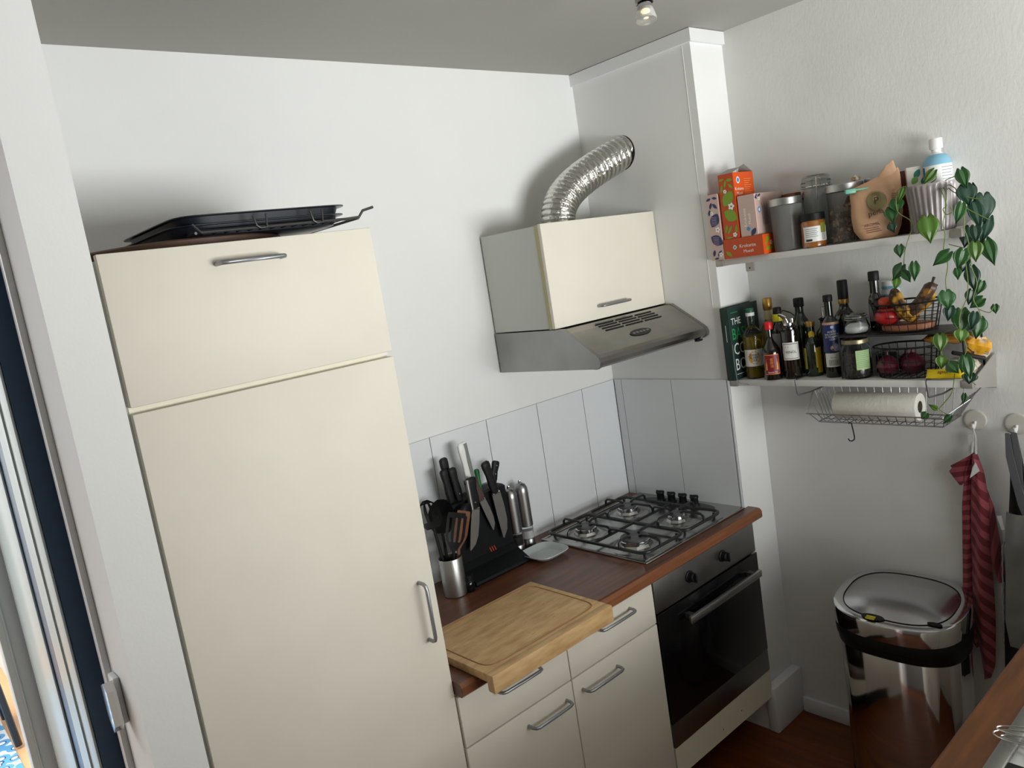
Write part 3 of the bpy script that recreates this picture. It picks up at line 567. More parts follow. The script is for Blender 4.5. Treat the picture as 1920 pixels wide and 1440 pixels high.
def leafshape(mb, P, ang, l, w, m, plane, k=8):
    """flat printed leaf; plane 'yz' on a -x face, 'xz' on a -y face; P = (x, y, z) centre"""
    pts = []
    for i in range(k+1): t_ = i/k; pts.append((l*(t_-.5), w/2*sin(PI*t_)**.8))
    for i in range(k-1, 0, -1): t_ = i/k; pts.append((l*(t_-.5), -w/2*sin(PI*t_)**.8))
    out = []
    for a, b in pts:
        a, b = a*cos(ang)-b*sin(ang), a*sin(ang)+b*cos(ang)
        out.append((P[0], P[1]-a, P[2]+b) if plane == 'yz' else (P[0]+a, P[1], P[2]+b))
    mb.add(out, [tuple(range(len(out)))], m)
def flower(mb, P, r, plane, mp=3, mc=4):
    for i in range(5):
        a = 2*PI*i/5; q = (P[0], P[1]-r*.6*cos(a), P[2]+r*.6*sin(a)) if plane == 'yz' else (P[0]+r*.6*cos(a), P[1], P[2]+r*.6*sin(a))
        leafshape(mb, q, a, r*.95, r*.8, mp, plane)
    off = (-.0002, 0) if plane == 'yz' else (0, -.0002)
    leafshape(mb, (P[0]+off[0], P[1]+off[1], P[2]), 0, r*.5, r*.5, mc, plane)
ORG = mat('orange carton', srgb(222, 84, 18), .5); ORD = mat('deep orange carton', srgb(186, 70, 20), .5)
PNK = mat('dusty pink carton', srgb(196, 170, 160), .55); NVY = mat('navy print', srgb(44, 50, 96), .5)
GRN = mat('green print', srgb(122, 152, 40), .5); FLW = mat('white print', srgb(240, 235, 228), .5); BLU = mat('blue logo print', srgb(60, 140, 190), .5)
PK2 = mat('light pink carton edge', srgb(232, 190, 180), .5)
def logo(mb, P, r, plane):
    leafshape(mb, P, 0, 2*r, 2*r, 3, plane); o_ = (P[0]-.0002, P[1], P[2]) if plane == 'yz' else (P[0], P[1]-.0002, P[2]); leafshape(mb, o_, .5, 1.4*r, 1.2*r, 5, plane)
CM = [ORG, ORD, GRN, FLW, NVY, BLU]
# narrow pink box against the chimney corner
pm = MB().box(-.022, .165, -.048, 0, 0, .226, 0)
x = -.0225
for y_, z_, a, l, w_, in ((-.012, .21, .3, .02, .009), (-.036, .212, -.2, .02, .009), (-.034, .185, -.8, .026, .011), (-.018, .188, 1.2, .024, .01), (-.01, .165, 1.3, .022, .01), (-.028, .137, 1.0, .052, .036), (-.028, .068, -.6, .054, .036), (-.012, .025, 1.3, .024, .011), (-.034, .022, .9, .026, .012), (-.02, .006, .1, .02, .007)):
    leafshape(pm, (x, y_, z_), a, l, w_, 1, 'yz')
for k_ in range(6):
    for zc in (.137, .068): pm.add([(x-.0002, -.014, zc+.012-k_*.005), (x-.0002, -.036, zc+.010-k_*.005), (x-.0002, -.036, zc+.009-k_*.005), (x-.0002, -.014, zc+.011-k_*.005)], [(0, 1, 2, 3)], 0)
flower(pm, (x-.0004, -.036, .104), .010, 'yz', 2, 1); flower(pm, (x-.0004, -.02, .162), .007, 'yz', 2, 1); flower(pm, (x-.0004, -.038, .018), .008, 'yz', 2, 1)
pm.box(-.0215, .164, -.0488, -.048, .002, .224, 3)
tag(pm.build('muesli_box', [PNK, NVY, FLW, PK2], loc=(0, -.5605, ZU+.0005)), 'narrow pink muesli box with navy leaves, leftmost on the upper shelf', 'box')
# orange box lying flat
om = MB().box(-.022, .125, -.150, 0, 0, .066, 1)
om.text('Krokante', .0165, -.0225, -.092, .032, 3, 'yz'); om.text('Muesli', .0150, -.0225, -.094, .014, 3, 'yz'); logo(om, (-.0225, -.043, .036), .0075, 'yz'); leafshape(om, (-.0225, -.018, .016), -.7, .028, .013, 2, 'yz')
om.add([(-.0218, -.1504, .0005), (.1248, -.1504, .0005), (.1248, -.1504, .0655), (-.0218, -.1504, .0655)], [(0, 1, 2, 3)], 0)
for xx, zz, a, l, w_ in ((.0, .042, 1.2, .04, .010), (.012, .05, 1.1, .03, .009), (.006, .018, .3, .03, .012), (.025, .018, -.3, .02, .009), (.06, .036, .6, .06, .034), (.11, .03, 1.2, .05, .02)): leafshape(om, (xx, -.1507, zz), a, l, w_, 2, 'xz')
flower(om, (.028, -.151, .036), .009, 'xz'); flower(om, (.084, -.151, .05), .009, 'xz')
tag(om.build('muesli_box', CM, loc=(0, -.6125, ZU+.0005)), 'orange muesli box lying flat under the other two boxes on the upper shelf', 'box')
# orange box upright
um = MB().box(-.020, .105, -.058, 0, 0, .218, 1)
x = -.0205
for y_, z_, a, l, w_ in ((-.012, .20, .1, .022, .008), (-.042, .196, 0, .026, .01), (-.025, .185, 1.4, .026, .009), (-.045, .175, -.8, .026, .009), (-.01, .17, 1.35, .03, .009), (-.030, .135, .9, .060, .040), (-.034, .078, -.6, .058, .040), (-.012, .035, 1.3, .03, .01), (-.025, .03, 1.0, .034, .01), (-.05, .03, 1.4, .03, .009), (-.02, .004, 0, .03, .006)): leafshape(um, (x, y_, z_), a, l, w_, 2, 'yz')
for yy, zz, r in ((-.022, .160, .007), (-.040, .108, .012), (-.043, .012, .008)): flower(um, (x-.0003, yy, zz), r, 'yz')
um.add([(-.0195, -.0584, .0005), (.1045, -.0584, .0005), (.1045, -.0584, .2175), (-.0195, -.0584, .2175)], [(0, 1, 2, 3)], 0)
um.text('Krokante', .014, .012, -.0588, .158, 3, 'xz', ang=0); um.text('Muesli', .014, .012, -.0588, .143, 3, 'xz'); logo(um, (.008, -.0588, .192), .012, 'xz')
for k_ in range(11): um.add([(.045, -.0587, .195-k_*.007), (.09-.008*(k_ % 3), -.0587, .195-k_*.007), (.09-.008*(k_ % 3), -.0587, .1935-k_*.007), (.045, -.0587, .1935-k_*.007)], [(0, 1, 2, 3)], 6)
um.add([(-.02, 0, .218), (-.02, -.058, .218), (.04, -.054, .236), (.04, -.004, .236)], [(0, 1, 2, 3)], 7); um.add([(.105, -.058, .218), (.105, 0, .218), (.085, -.02, .24), (.085, -.04, .246)], [(0, 1, 2, 3)], 7)
tag(um.build('muesli_box', CM+[mat('pale orange print', srgb(240, 160, 90), .5), mat('grey carton inside', (.35, .34, .32), .7)], loc=(0, -.6180, ZU+.0672)), 'tall orange muesli box with opened flaps standing on the flat one', 'box')
# pink box standing on the lying one
qm = MB().box(-.018, .165, -.062, 0, 0, .136, 0)
qm.text('Krokante', .016, -.0185, -.026, .062, 2, 'yz', ang=PI/2); qm.text('Muesli', .014, -.0185, -.042, .056, 2, 'yz', ang=PI/2)
leafshape(qm, (-.0185, -.030, .024), 0, .014, .014, 4, 'yz'); leafshape(qm, (-.0185, -.048, .012), .9, .03, .016, 1, 'yz')
qm.add([(-.0175, -.0624, .0005), (-.013, -.0624, .0005), (-.013, -.0624, .1355), (-.0175, -.0624, .1355)], [(0, 1, 2, 3)], 3)
leafshape(qm, (.006, -.0626, .082), 1.5, .022, .018, 4, 'xz'); leafshape(qm, (.006, -.0628, .082), 1.5, .012, .009, 2, 'xz')
for (xx, zz, a) in ((-.004, .128, .9), (.008, .125, 1.5), (.016, .13, .4), (-.008, .122, -.4)): leafshape(qm, (xx, -.0626, zz), a, .016, .007, 1, 'xz')
flower(qm, (.01, -.0628, .118), .007, 'xz', 2, 1)
for k_ in range(8): qm.add([(.022+k_*.005, -.0626, .03), (.0235+k_*.005, -.0626, .03), (.0235+k_*.005, -.0626, .105-.006*(k_ % 3)), (.022+k_*.005, -.0626, .105-.006*(k_ % 3))], [(0, 1, 2, 3)], 1)
tag(qm.build('muesli_box', [PNK, NVY, FLW, PK2, BLU], loc=(0, -.6830, ZU+.0672)), 'pink muesli box with white lettering standing on the flat orange box', 'box')

def canister(x, y, r, h, label, gm_=None):
    c_ = thing('storage_canister', label, 'canister', (x, y, ZU+.0005), FACE)
    MB().lathe([(0, 0), (r*.93, 0), (r*.95, .003), (r, h-.02), (r*.985, h-.02), (r*.93, .005), (0, .004)], 44).build('body', gm_ or glassg, c_)
    MB().lathe([(r*1.0, h-.024), (r*1.04, h-.022), (r*1.04, h-.002), (r*1.0, h), (0, h)], 44).build('lid', steel, c_)
    return c_
canister(.050, -.816, .0505, .172, 'empty smoked canister with a steel lid, beside the muesli boxes')
cn = canister(.085, -1.000, .0545, .183, 'smoked canister with a steel lid, half full of nuts, beside the spread jar', glassn)
NM = [mat('pale nut', srgb(186, 160, 120), .6), mat('brown nut', srgb(120, 84, 58), .6), mat('dark nut', srgb(78, 54, 42), .6)]
nm = MB()
for i in range(230):
    a = random.uniform(0, 2*PI); r = .048*math.sqrt(random.random()); zz = .010+.095*random.random()**1.15*(1.15-.3*cos(a-2.2)); q = nm.at(r*cos(a), r*sin(a), zz, random.uniform(0, 6), random.uniform(0, 3))
    q.sphere((0, 0, 0), .0075, random.choice((0, 0, 1, 1, 2)), 8, sx=.62, sy=.72, sz=1.15)
nm.at(); o = nm.build('nut_filling', NM, cn); o['kind'] = 'stuff'
cd = canister(.144, -1.083, .040, .186, 'smoked canister of dark coffee behind the brown coffee bag')
MB().lathe([(0, .006), (.035, .006), (.036, .13), (0, .134)], 36).build('coffee_filling', mat('dark ground coffee', (.02, .013, .01), .8), cd)
cj = thing('clip_top_jar', 'tall clear clip-top glass jar behind the jar of spread', 'jar', (.147, -.878, ZU+.0005), FACE)
MB().lathe([(0, 0), (.045, 0), (.047, .004), (.047, .17), (.043, .182), (.043, .195), (.040, .195), (.040, .18), (.044, .168), (.044, .006), (0, .005)], 40).build('body', glass, cj)
MB().lathe([(.044, .197), (.0475, .199), (.0475, .209), (.044, .213), (.043, .224), (.036, .230), (0, .231)], 40).build('lid', glass, cj)
MB().tube([(.0475*cos(2*PI*i/32), .0475*sin(2*PI*i/32), .192) for i in range(32)], .0014, 6, closed=True).tube([(-.012, -.047, .192), (-.014, -.054, .215), (0, -.056, .222), (.014, -.054, .215), (.012, -.047, .192)], .0016, 6).tube([(0, -.056, .222), (0, -.060, .17), (.0, -.052, .15)], .0016, 6).build('wire_clip', steel, cj)
wl = thing('wooden_lid_jar', 'jar with a brown wooden lid behind the empty smoked canister', 'jar', (.161, -.779, ZU+.0005))
MB().lathe([(0, 0), (.030, 0), (.031, .003), (.031, .165), (.028, .165), (.028, .005), (0, .004)], 32).build('body', glass, wl)
MB().lathe([(0, .165), (.030, .165), (.032, .167), (.032, .185), (.030, .187), (0, .187)], 32).build('lid', mat('brown wooden lid', srgb(112, 66, 44), .5), wl)
sj = thing('spread_jar', 'small jar of amber spread with black lid, between the two smoked canisters', 'jar', (.034, -.912, ZU+.0005), FACE+.25)
MB().lathe([(0, 0), (.034, 0), (.0375, .004), (.0375, .078), (.034, .086), (0, .086)], 40).build('body', mat('amber spread behind glass', srgb(150, 92, 34), .08, coat=1), sj)
MB().lathe([(.034, .085), (.0385, .086), (.0385, .106), (.037, .108), (0, .108)], 40).build('lid', blackp, sj)
lb = MB().lathe([(.0378, .018), (.0378, .066)], 24, 0, a0=-PI/2-1.15, a1=-PI/2+1.1)
lb.lathe([(.0379, .044), (.0379, .074)], 8, 2, a0=-PI/2+.35, a1=-PI/2+.95)
for k_ in range(5): lb.lathe([(.0380, .058-k_*.006), (.0380, .0592-k_*.006)], 10, 1, a0=-PI/2-.95, a1=-PI/2+.1-.1*(k_ % 2))
lb.lathe([(.0380, .020), (.0380, .027)], 10, 1, a0=-PI/2-.95, a1=-PI/2-.4)
for k_ in range(7): lb.lathe([(.0380, .02), (.0380, .045)], 1, 1, a0=-PI/2+.42+k_*.07, a1=-PI/2+.45+k_*.07)
lb.build('label', [white, ink, mat('olive print', srgb(120, 130, 40), .5)], sj)
# coffee bag
KR = mat('kraft paper bag', srgb(196, 154, 120), .6, bump=((1, 1, 1), 22, .5, .006))
cbg = thing('coffee_bag', 'crumpled brown paper coffee bag with a green seal and AROMA print', 'bag', (.062, -1.105, ZU+.0005), FACE+.18)
def bagr(z, a, b, cx=0, cy=0, e=3, sh=0): return [(x+cx, y+cy+0*x, z+sh*x) for x, y in superell(a, b, e, 40)]
bm_ = MB()
rg = [bagr(0, .046, .030), bagr(.004, .052, .034), bagr(.03, .066, .038, -.002), bagr(.07, .072, .038, -.001, 0, 3), bagr(.11, .071, .034, .0, 0, 3), bagr(.137, .073, .030, .001, .001, 2.8, .06), bagr(.158, .073, .018, .002, .003, 2.6, .20), bagr(.172, .070, .009, .003, .004, 2.4, .28), bagr(.181, .066, .0025, .004, .005, 2.2, .32)]
bm_.rings(rg)
bm_.rings([bagr(.166, .036, .008, .034, .006, 2.4, .3), bagr(.190, .027, .009, .037, .004, 2.4, .35), bagr(.206, .019, .005, .041, .002, 2.6, .5), bagr(.216, .013, .0015, .044, .001, 3, .7)])
for v_ in range(len(bm_.v)):
    x_, y_, z_ = bm_.v[v_]
    if z_ > .01: j = .0028*sin(z_*90+x_*40)+.002*sin(x_*130+z_*55); bm_.v[v_] = (x_, y_-j, z_)
bm_.build('bag', KR, cbg)
def onbag(x_, z_):
    """front surface height of the bag"""
    tab = [(0, .030), (.03, .038), (.07, .038), (.11, .034), (.137, .030), (.158, .018)]
    for (z0, b0), (z1, b1) in zip(tab[:-1], tab[1:]):
        if z0 <= z_ <= z1: b = b0+(b1-b0)*(z_-z0)/(z1-z0); break
    else: b = .018
    return -b*(max(0, 1-abs(x_/.07)**3))**(1/3)-.0028*sin(z_*90+x_*40)-.002*sin(x_*130+z_*55)-.0030
pr_ = MB(); tmp = MB()
tmp.text('P', .030, -.008, 0, .104, 1, 'xz'); tmp.text('perla', .022, -.012, 0, .072, 1, 'xz', ang=.14); tmp.text('AROMA', .0125, -.028, 0, .040, 2, 'xz', ang=.05)
for k_ in range(3): tmp.add([(-.048+.002*k_, 0, .034-k_*.006), (-.01+.004*k_, 0, .036-k_*.006), (-.01+.004*k_, 0, .0345-k_*.006), (-.048+.002*k_, 0, .0325-k_*.006)], [(0, 1, 2, 3)], 2)
for k_ in range(6): tmp.add([(.036, 0, .128-k_*.006), (.055, 0, .126-k_*.006), (.055, 0, .1245-k_*.006), (.036, 0, .1265-k_*.006)], [(0, 1, 2, 3)], 1)
def onb(mb, src, d=.0): mb.v += [(x_, onbag(x_, z_)-d, z_) for x_, y_, z_ in src.v]; o0 = len(mb.v)-len(src.v); mb.f += [[i+o0 for i in f] for f in src.f]; mb.mi += src.mi; mb.sm += src.sm
disc = MB().grid(lambda u, v: (-.008+.027*v*cos(2*PI*u), 0, .112+.027*v*sin(2*PI*u)), 40, 4, 0, False)
rng = MB().grid(lambda u, v: (-.008+(.0285+.0012*v)*cos(2*PI*u), 0, .112+(.0285+.0012*v)*sin(2*PI*u)), 40, 1, 0, False)
onb(pr_, disc); onb(pr_, rng); onb(pr_, tmp, .0014)
pr_.build('print', [mat('olive seal print', srgb(124, 116, 72), .6), mat('dark olive print', srgb(66, 58, 34), .6), mat('maroon print', srgb(110, 40, 36), .6)], cbg)
MB().box(-.088, -.058, -.02, -.002, .146, .160, 0, bev=.003).box(-.084, -.02, -.014, -.006, .152, .158, 0, bev=.002).build('clip', mat('mint green clip', srgb(120, 196, 168), .4), cbg)
MB().tube([(.034, .004, .20), (.040, .002, .214), (.044, .004, .212), (.042, .006, .196)], .0016, 6).build('tin_tie', white, cbg)
pk = MB().rings([bagr(0, .03, .016), bagr(.01, .036, .02), bagr(.15, .036, .02), bagr(.19, .034, .006)]); pk.at()
tag(pk.build('food_packet', mat('dark red packet', srgb(92, 34, 28), .35), loc=(.158, -1.146, ZU+.0005), rot=(0, 0, PI/2)), 'dark red packet behind the coffee bag', 'packet')
MBp = MB()
for i in range(16): a = random.uniform(0, 6.28); MBp.sphere((.012*cos(a)*random.random(), .010*sin(a), .012*random.random()), .0055, 0 if i < 11 else 1, 8, sz=.7)
cg = thing('garlic_bag', 'clear bag of pale dried flakes tucked behind the green clip', 'bag', (.128, -1.02, ZU+.188))
MBp.build('filling', [mat('pale straw', srgb(190, 160, 110), .7), mat('white paper twist', (.8, .8, .78), .7)], cg)['kind'] = 'stuff'
# tea box + bottle
tb = MB().box(-.024, .024, -.02, .02, 0, .195, 0, bev=.0008)
leafshape(tb, (.004, -.0205, .172), 1.1, .032, .017, 1, 'xz'); leafshape(tb, (-.003, -.0207, .155), .9, .026, .018, 2, 'xz'); leafshape(tb, (.018, -.0205, .15), 1.3, .02, .01, 1, 'xz')
for k_ in range(2): tb.box(-.014, .02, -.0205, -.02, .128-.012*k_, .131-.012*k_, 3)
tag(tb.build('tea_box', [mat('white carton', srgb(222, 218, 208), .5), mat('teal print', srgb(40, 116, 104), .5), mat('leaf green print', srgb(110, 156, 76), .5), mat('grey print', srgb(130, 126, 130), .5)], loc=(.150, -1.188, ZU+.0005), rot=(0, 0, FACE)), 'small white tea box with green leaves behind the plant pot', 'box')
bt = thing('white_bottle', 'tall white bottle with blue shoulder and white cap behind the plant pot', 'bottle', (.154, -1.252, ZU+.0005), FACE)
MB().lathe([(0, 0), (.036, 0), (.0385, .004), (.0385, .187), (.036, .200), (.028, .212), (.016, .222), (.013, .226), (.013, .236), (0, .236)], 40).build('body', mat('white plastic bottle', (.80, .80, .80), .35), bt)
MB().lathe([(.0135, .234), (.0185, .236), (.0185, .262), (.017, .265), (0, .265)], 32).build('cap', white, bt)
lb = MB().lathe([(.0390, .188), (.0365, .2008), (.0286, .2128), (.022, .2185)], 40, 0).lathe([(.0391, .128), (.0391, .139)], 6, 1, a0=-PI/2-1.05, a1=-PI/2-.55)
lb.text('1:4', .009, -.018, 0, .1305, 2, R=.0418) if 0 else None
for k_ in range(12): lb.lathe([(.0391, .178-k_*.0085), (.0391, .1796-k_*.0085)], 12, 3, a0=-PI/2+.15, a1=-PI/2+1.2-.25*((k_*7) % 3)/2)
lb.lathe([(.0390, .155), (.0390, .185)], 4, 4, a0=-PI/2-1.5, a1=-PI/2-1.15)
lb.build('label', [mat('sky blue print', srgb(126, 178, 202), .4), mat('red print', srgb(200, 30, 44), .4), inkw, mat('grey lettering', srgb(120, 124, 130), .5), mat('deep blue print', srgb(40, 100, 150), .4)], bt)
# ------------------------------------------------------------ the plant
pp = thing('potted_philodendron', 'trailing heart-leaf philodendron in a ribbed grey pot, hanging over both shelves', 'plant', (.046, -1.273, ZU+.0005))
n = 112; rr = []
for zz, r in ((0, .050), (.004, .052), (.125, .0685), (.132, .0712), (.136, .0715)):
    rr.append([((r+(.0022*(1 if i % 4 in (0, 1) else -1) if .003 < zz < .126 else 0))*cos(2*PI*i/n), (r+(.0022*(1 if i % 4 in (0, 1) else -1) if .003 < zz < .126 else 0))*sin(2*PI*i/n), zz) for i in range(n)])
for zz, r in ((.136, .0675), (.118, .065)): rr.append([(r*cos(2*PI*i/n), r*sin(2*PI*i/n), zz) for i in range(n)])
MB().rings(rr, cap=False).lathe([(0, 0), (.05, 0)], 40).build('pot', mat('ribbed grey glazed pot', srgb(158, 150, 150), .3, coat=.3), pp)
MB().lathe([(0, .120), (.0645, .118)], 40).build('soil', mat('dark soil', (.025, .017, .012), .95, bump=((1, 1, 1), 90, 1, .01)), pp)
off = Vector(pp.location)
vn = MB()
for pl in VINES:
    P = [Vector(p)-off for p in pl]; Q = []
    for i in range(len(P)-1):
        p0, p1, p2, p3 = P[max(i-1, 0)], P[i], P[i+1], P[min(i+2, len(P)-1)]
        for k_ in range(4):
            t_ = k_/4; Q.append(tuple(.5*((2*p1)+(p2-p0)*t_+(2*p0-5*p1+4*p2-p3)*t_*t_+(3*p1-p0-3*p2+p3)*t_**3)))
    Q.append(tuple(P[-1])); vn.tube(Q, .0013, 6)
vn.build('vine', mat('green yellow stem', srgb(108, 122, 54), .55), pp)
lf = MB()
def leaf(P, Q, w, m):
    P, Q = Vector(P)-off, Vector(Q)-off; t = Q-P; L = t.length; t.normalize()
    nr = Vector((-.86, -.48, .15))+Vector((random.uniform(-.3, .3), random.uniform(-.3, .3), random.uniform(-.1, .5)))
    s_ = t.cross(nr).normalized(); nn = s_.cross(t).normalized(); nu, nv = 8, 12
    if nn.dot(Vector((-.86, -.48, .15))) < 0: nn = -nn
    fold = random.uniform(.03, .2); curl = random.uniform(.02, .16)*L; w *= 1.28
    def f(u, v):
        s1 = 2*u-1; tb = ((0, .60), (.12, .90), (.26, 1.), (.42, .93), (.6, .68), (.76, .38), (.9, .14), (1.01, 0))
        for (a0, b0), (a1, b1) in zip(tb[:-1], tb[1:]):
            if a0 <= v <= a1: W = w/2*(b0+(b1-b0)*(v-a0)/(a1-a0))
        y_ = L*v; lob = .17*L*max(0, 1-(2*abs(s1)-1.05)**2)*max(0, 1-v*2.4)
        return P+t*(y_-lob)+s_*(W*s1)+nn*(-abs(s1)*W*fold*.5-curl*v*v+.03*L*sin(v*3)+.002*sin(s1*6))
    lf.grid(f, nu, nv, m)
for a in LEAVES: leaf(a[0:3], a[3:6], a[6], a[7])
lm = [mat('dark philodendron leaf', srgb(22, 54, 38), .42), mat('philodendron leaf', srgb(40, 82, 36), .42), mat('young philodendron leaf', srgb(76, 110, 38), .45)]
o = lf.build('foliage', lm, pp)
so = o.modifiers.new('thickness', 'SOLIDIFY'); so.thickness = .0006
# ------------------------------------------------------------ lower shelf
ZB = ZL+.0006
bk = thing('cookbook', 'dark green cookbook with white title leaning against the chimney end of the lower shelf', 'book', (-.018, -.5615, ZB))
BG = mat('dark green book cloth', srgb(22, 48, 44), .5)
bm_ = MB().box(0, .195, -.0035, 0, 0, .262, 0, bev=.001).box(0, .195, -.0315, -.028, 0, .262, 0, bev=.001).box(0, .004, -.031, -.0005, 0, .262, 0, bev=.001)
Yc = -.0319
bm_.text('THE', .034, .015, Yc, .198, 1, 'xz', align='LEFT'); bm_.text('BASIC', .058, .012, Yc, .145, 2, 'xz', align='LEFT', sx=.85); bm_.text('COOK', .060, .014, Yc, .090, 1, 'xz', align='LEFT', sx=.85); bm_.text('BOOK', .060, .014, Yc, .034, 1, 'xz', align='LEFT', sx=.85)
bm_.box(.018, .060, Yc, -.0314, .0185, .0205, 1).box(.016, .062, Yc, -.0314, .240, .242, 2)
bm_.box(-.0003, .0005, -.018, -.0165, .14, .20, 1)
bm_.build('cover', [BG, inkw, mat('bright green print', srgb(40, 150, 78), .5)], bk)
MB().box(.005, .190, -.0278, -.0037, .004, .258).build('pages', paper, bk)
MB().tube([(.006, -.033, .13), (.002, -.035, .05), (.004, -.037, .004), (-.006, -.05, -.006), (.004, -.075, -.012), (.0, -.085, -.014)], .0012, 6).build('ribbon', mat('grey ribbon', (.25, .25, .25), .7), bk)

def bottle(name, label, x, y, r, h, hs, rn, body, cap, caph, rc=None, rz=FACE, fill=None, parts=None, neck=None, z0=None, hc=None):
    """h overall, hs shoulder height, rn neck radius"""
    b = thing(name, label, 'bottle', (x, y, ZB if z0 is None else z0), rz)
    nk = h-caph
    pr = [(0, 0), (r*.93, 0), (r, .004), (r, hs), (r*.97, hs+.008)]
    e_ = neck if neck else hs+(nk-hs)*.5
    for i in range(1, 7): t_ = i/6; pr.append((rn+(r*.97-rn)*(cos(PI*t_)*.5+.5), hs+.008+(e_-hs-.008)*t_))
    pr += [(rn, nk), (rn+.0015, nk), (rn+.0015, nk+.003), (0, nk+.003)]
    MB().lathe(pr, 36).build('body', body, b)
    if fill:
        fm, fh = fill; q = [(0, .004), (r*.9, .004)]+[(max(a-.0025, 0), z) for a, z in pr[3:] if z < fh]
        rl = q[-1][0]; q += [(rl, fh), (0, fh)]; MB().lathe(q, 32).build('oil_filling', fm, b)
    rc = rc or rn+.004
    if cap: MB().lathe([(rc*.98, nk-(hc or 0)), (rc, nk-(hc or 0)+.001), (rc, h-.003), (rc-.002, h), (0, h)], 28).build('cap', cap, b)
    return b
def wrap(mb, r, z0, z1, a0, a1, m=0): return mb.lathe([(r, z0), (r, z1)], 20, m, a0=-PI/2+a0, a1=-PI/2+a1)
OIL = mat('golden oil', srgb(214, 186, 60), .06, trans=.8, ior=1.3)
dglass = mat('dark bottle glass', (.006, .008, .006), .05, coat=.6)
dgreen = mat('dark green bottle glass', (.012, .022, .010), .06, coat=.5)
ogreen = mat('olive oil bottle glass', (.045, .050, .008), .07, coat=.5)
soy = mat('black soy filled glass', (.008, .005, .004), .06, coat=.6)
gold = mat('gold foil', srgb(176, 138, 70), .35, .7)
lw = mat('white bottle label', srgb(220, 220, 214), .5)
yel = mat('yellow print', srgb(214, 178, 30), .45)
b = bottle('oil_bottle', 'clear bottle of golden sunflower oil with a green and white cap, beside the cookbook', .048, -.640, .0345, .248, .150, .0125, glass, mat('green cap', srgb(30, 90, 64), .4), .016, .0145, fill=(OIL, .150))
MB().lathe([(.015, .222), (.0155, .223), (.0155, .233), (.015, .234)], 28).build('collar', white, b)
l = wrap(MB(), .0349, .045, .105, -1.1, 1.2); l.add([(.0353*sin(t_), -.0353*cos(t_), z_) for t_, z_ in [(.05+(.55+.08*(i % 2))*cos(2*PI*i/24), .076+(.021+.003*(i % 2))*sin(2*PI*i/24)) for i in range(24)]], [tuple(range(24))], 1)
for i, s_ in enumerate(('ZONNE', 'BLOEM', 'OLIE')): l.text(s_, .0105, .0015, 0, .0825-i*.0095, 2, R=.0366)
l.build('label', [lw, mat('sunflower print', srgb(226, 164, 30), .5), mat('dark grey lettering', srgb(50, 56, 60), .5)], b)
b = bottle('sesame_oil_bottle', 'small dark bottle with a bright red cap and red label, front of the lower shelf', .022, -.722, .0315, .200, .088, .0095, soy, mat('red cap', srgb(206, 16, 30), .35), .026, .0135, neck=.15)
l = wrap(MB(), .0318, .020, .090, -.85, .85, 1); wrap(l, .03195, .023, .087, -.80, .80, 0)
for s_, z_ in (('香', .068), ('麻', .057), ('油', .046)): l.text(s_, .0115, 0, 0, z_, 2, R=.0325)
for sx in (-1, 1): l.add([(.0324*sin(sx*t_), -.0324*cos(sx*t_), z_) for t_, z_ in ((.48, .036), (.68, .036), (.66, .058), (.60, .066), (.60, .074), (.56, .074), (.56, .066), (.50, .058))], [tuple(range(8))], 2)
l.text('Sesame Oil', .0068, 0, 0, .026, 3, R=.0325)
l.build('label', [mat('dark red print', srgb(122, 16, 28), .45), mat('gold print edge', srgb(210, 120, 50), .45), mat('gold print', srgb(224, 150, 40), .45), inkw], b)
b = bottle('wine_vinegar_bottle', 'tall bottle with a gold foil neck and cream neck label behind the red-capped one', .135, -.660, .030, .272, .15, .0135, mat('straw glass', (.20, .17, .08), .08, coat=.5), gold, .042, .0165, neck=.20)
wrap(MB(), .0142, .165, .228, -2, 2).build('label', mat('cream neck label', srgb(206, 192, 150), .5), b)
b = bottle('syrup_bottle', 'black bottle with a yellow neck band behind the metal-spouted cruet', .098, -.717, .030, .240, .150, .013, soy, blackp, .022, .0145, neck=.19)
MB().lathe([(.0145, .19), (.0185, .192), (.0175, .216), (.0145, .217)], 28).build('neck_band', mat('bright yellow band', srgb(214, 206, 30), .35), b)
wrap(MB(), .0303, .06, .15, -1.3, .2).build('label', mat('grey label', srgb(150, 150, 144), .5), b)
# cruet with metal spout
b = bottle('oil_cruet', 'black glass cruet with a metal pouring spout and white scroll label', .042, -.786, .0305, .176, .160, .022, soy, None, .004)
MB().lathe([(0, .176), (.014, .176), (.014, .185), (0, .186)], 28).lathe([(.0125, .180), (.0185, .183), (.0185, .190), (.015, .192), (0, .192)], 28).build('collar', chrome, b)
MB().tube([(-.004, -.0, .188), (-.006, -.0, .200), (-.012, -.002, .212), (-.022, -.004, .220), (-.030, -.005, .222)], [.009, .009, .008, .0065, .005], 14).tube([(.012, 0, .186), (.012, 0, .204)], .007, 14).build('spout', chrome, b)
MB().tube([(-.030, -.005, .226), (-.012, .004, .234), (.012, .006, .222), (.022, .004, .212)], .0022, 8).build('lever', blackp, b)
MB().lathe([(.020, .162), (.0225, .164), (.022, .176), (.014, .182)], 28).build('neck', glass, b)
l = wrap(MB(), .0309, .066, .126, -.95, .95, 0); wrap(l, .0311, .070, .122, -.84, .84, 1); wrap(l, .0313, .0722, .1198, -.77, .77, 0)
l.text('olijvenöl', .0062, 0, 0, .104, 2, R=.0315) if 0 else l.text('VENÖL', .0118, .000, 0, .0895, 2, R=.0318)
l.add([(.0318*sin(t_), -.0318*cos(t_), z_) for t_, z_ in ((-.6, .112), (-.2, .112), (-.2, .1105), (-.6, .1105))], [(0, 1, 2, 3)], 2)
l.build('label', [lw, mat('grey scroll print', srgb(110, 112, 112), .5), ink], b)
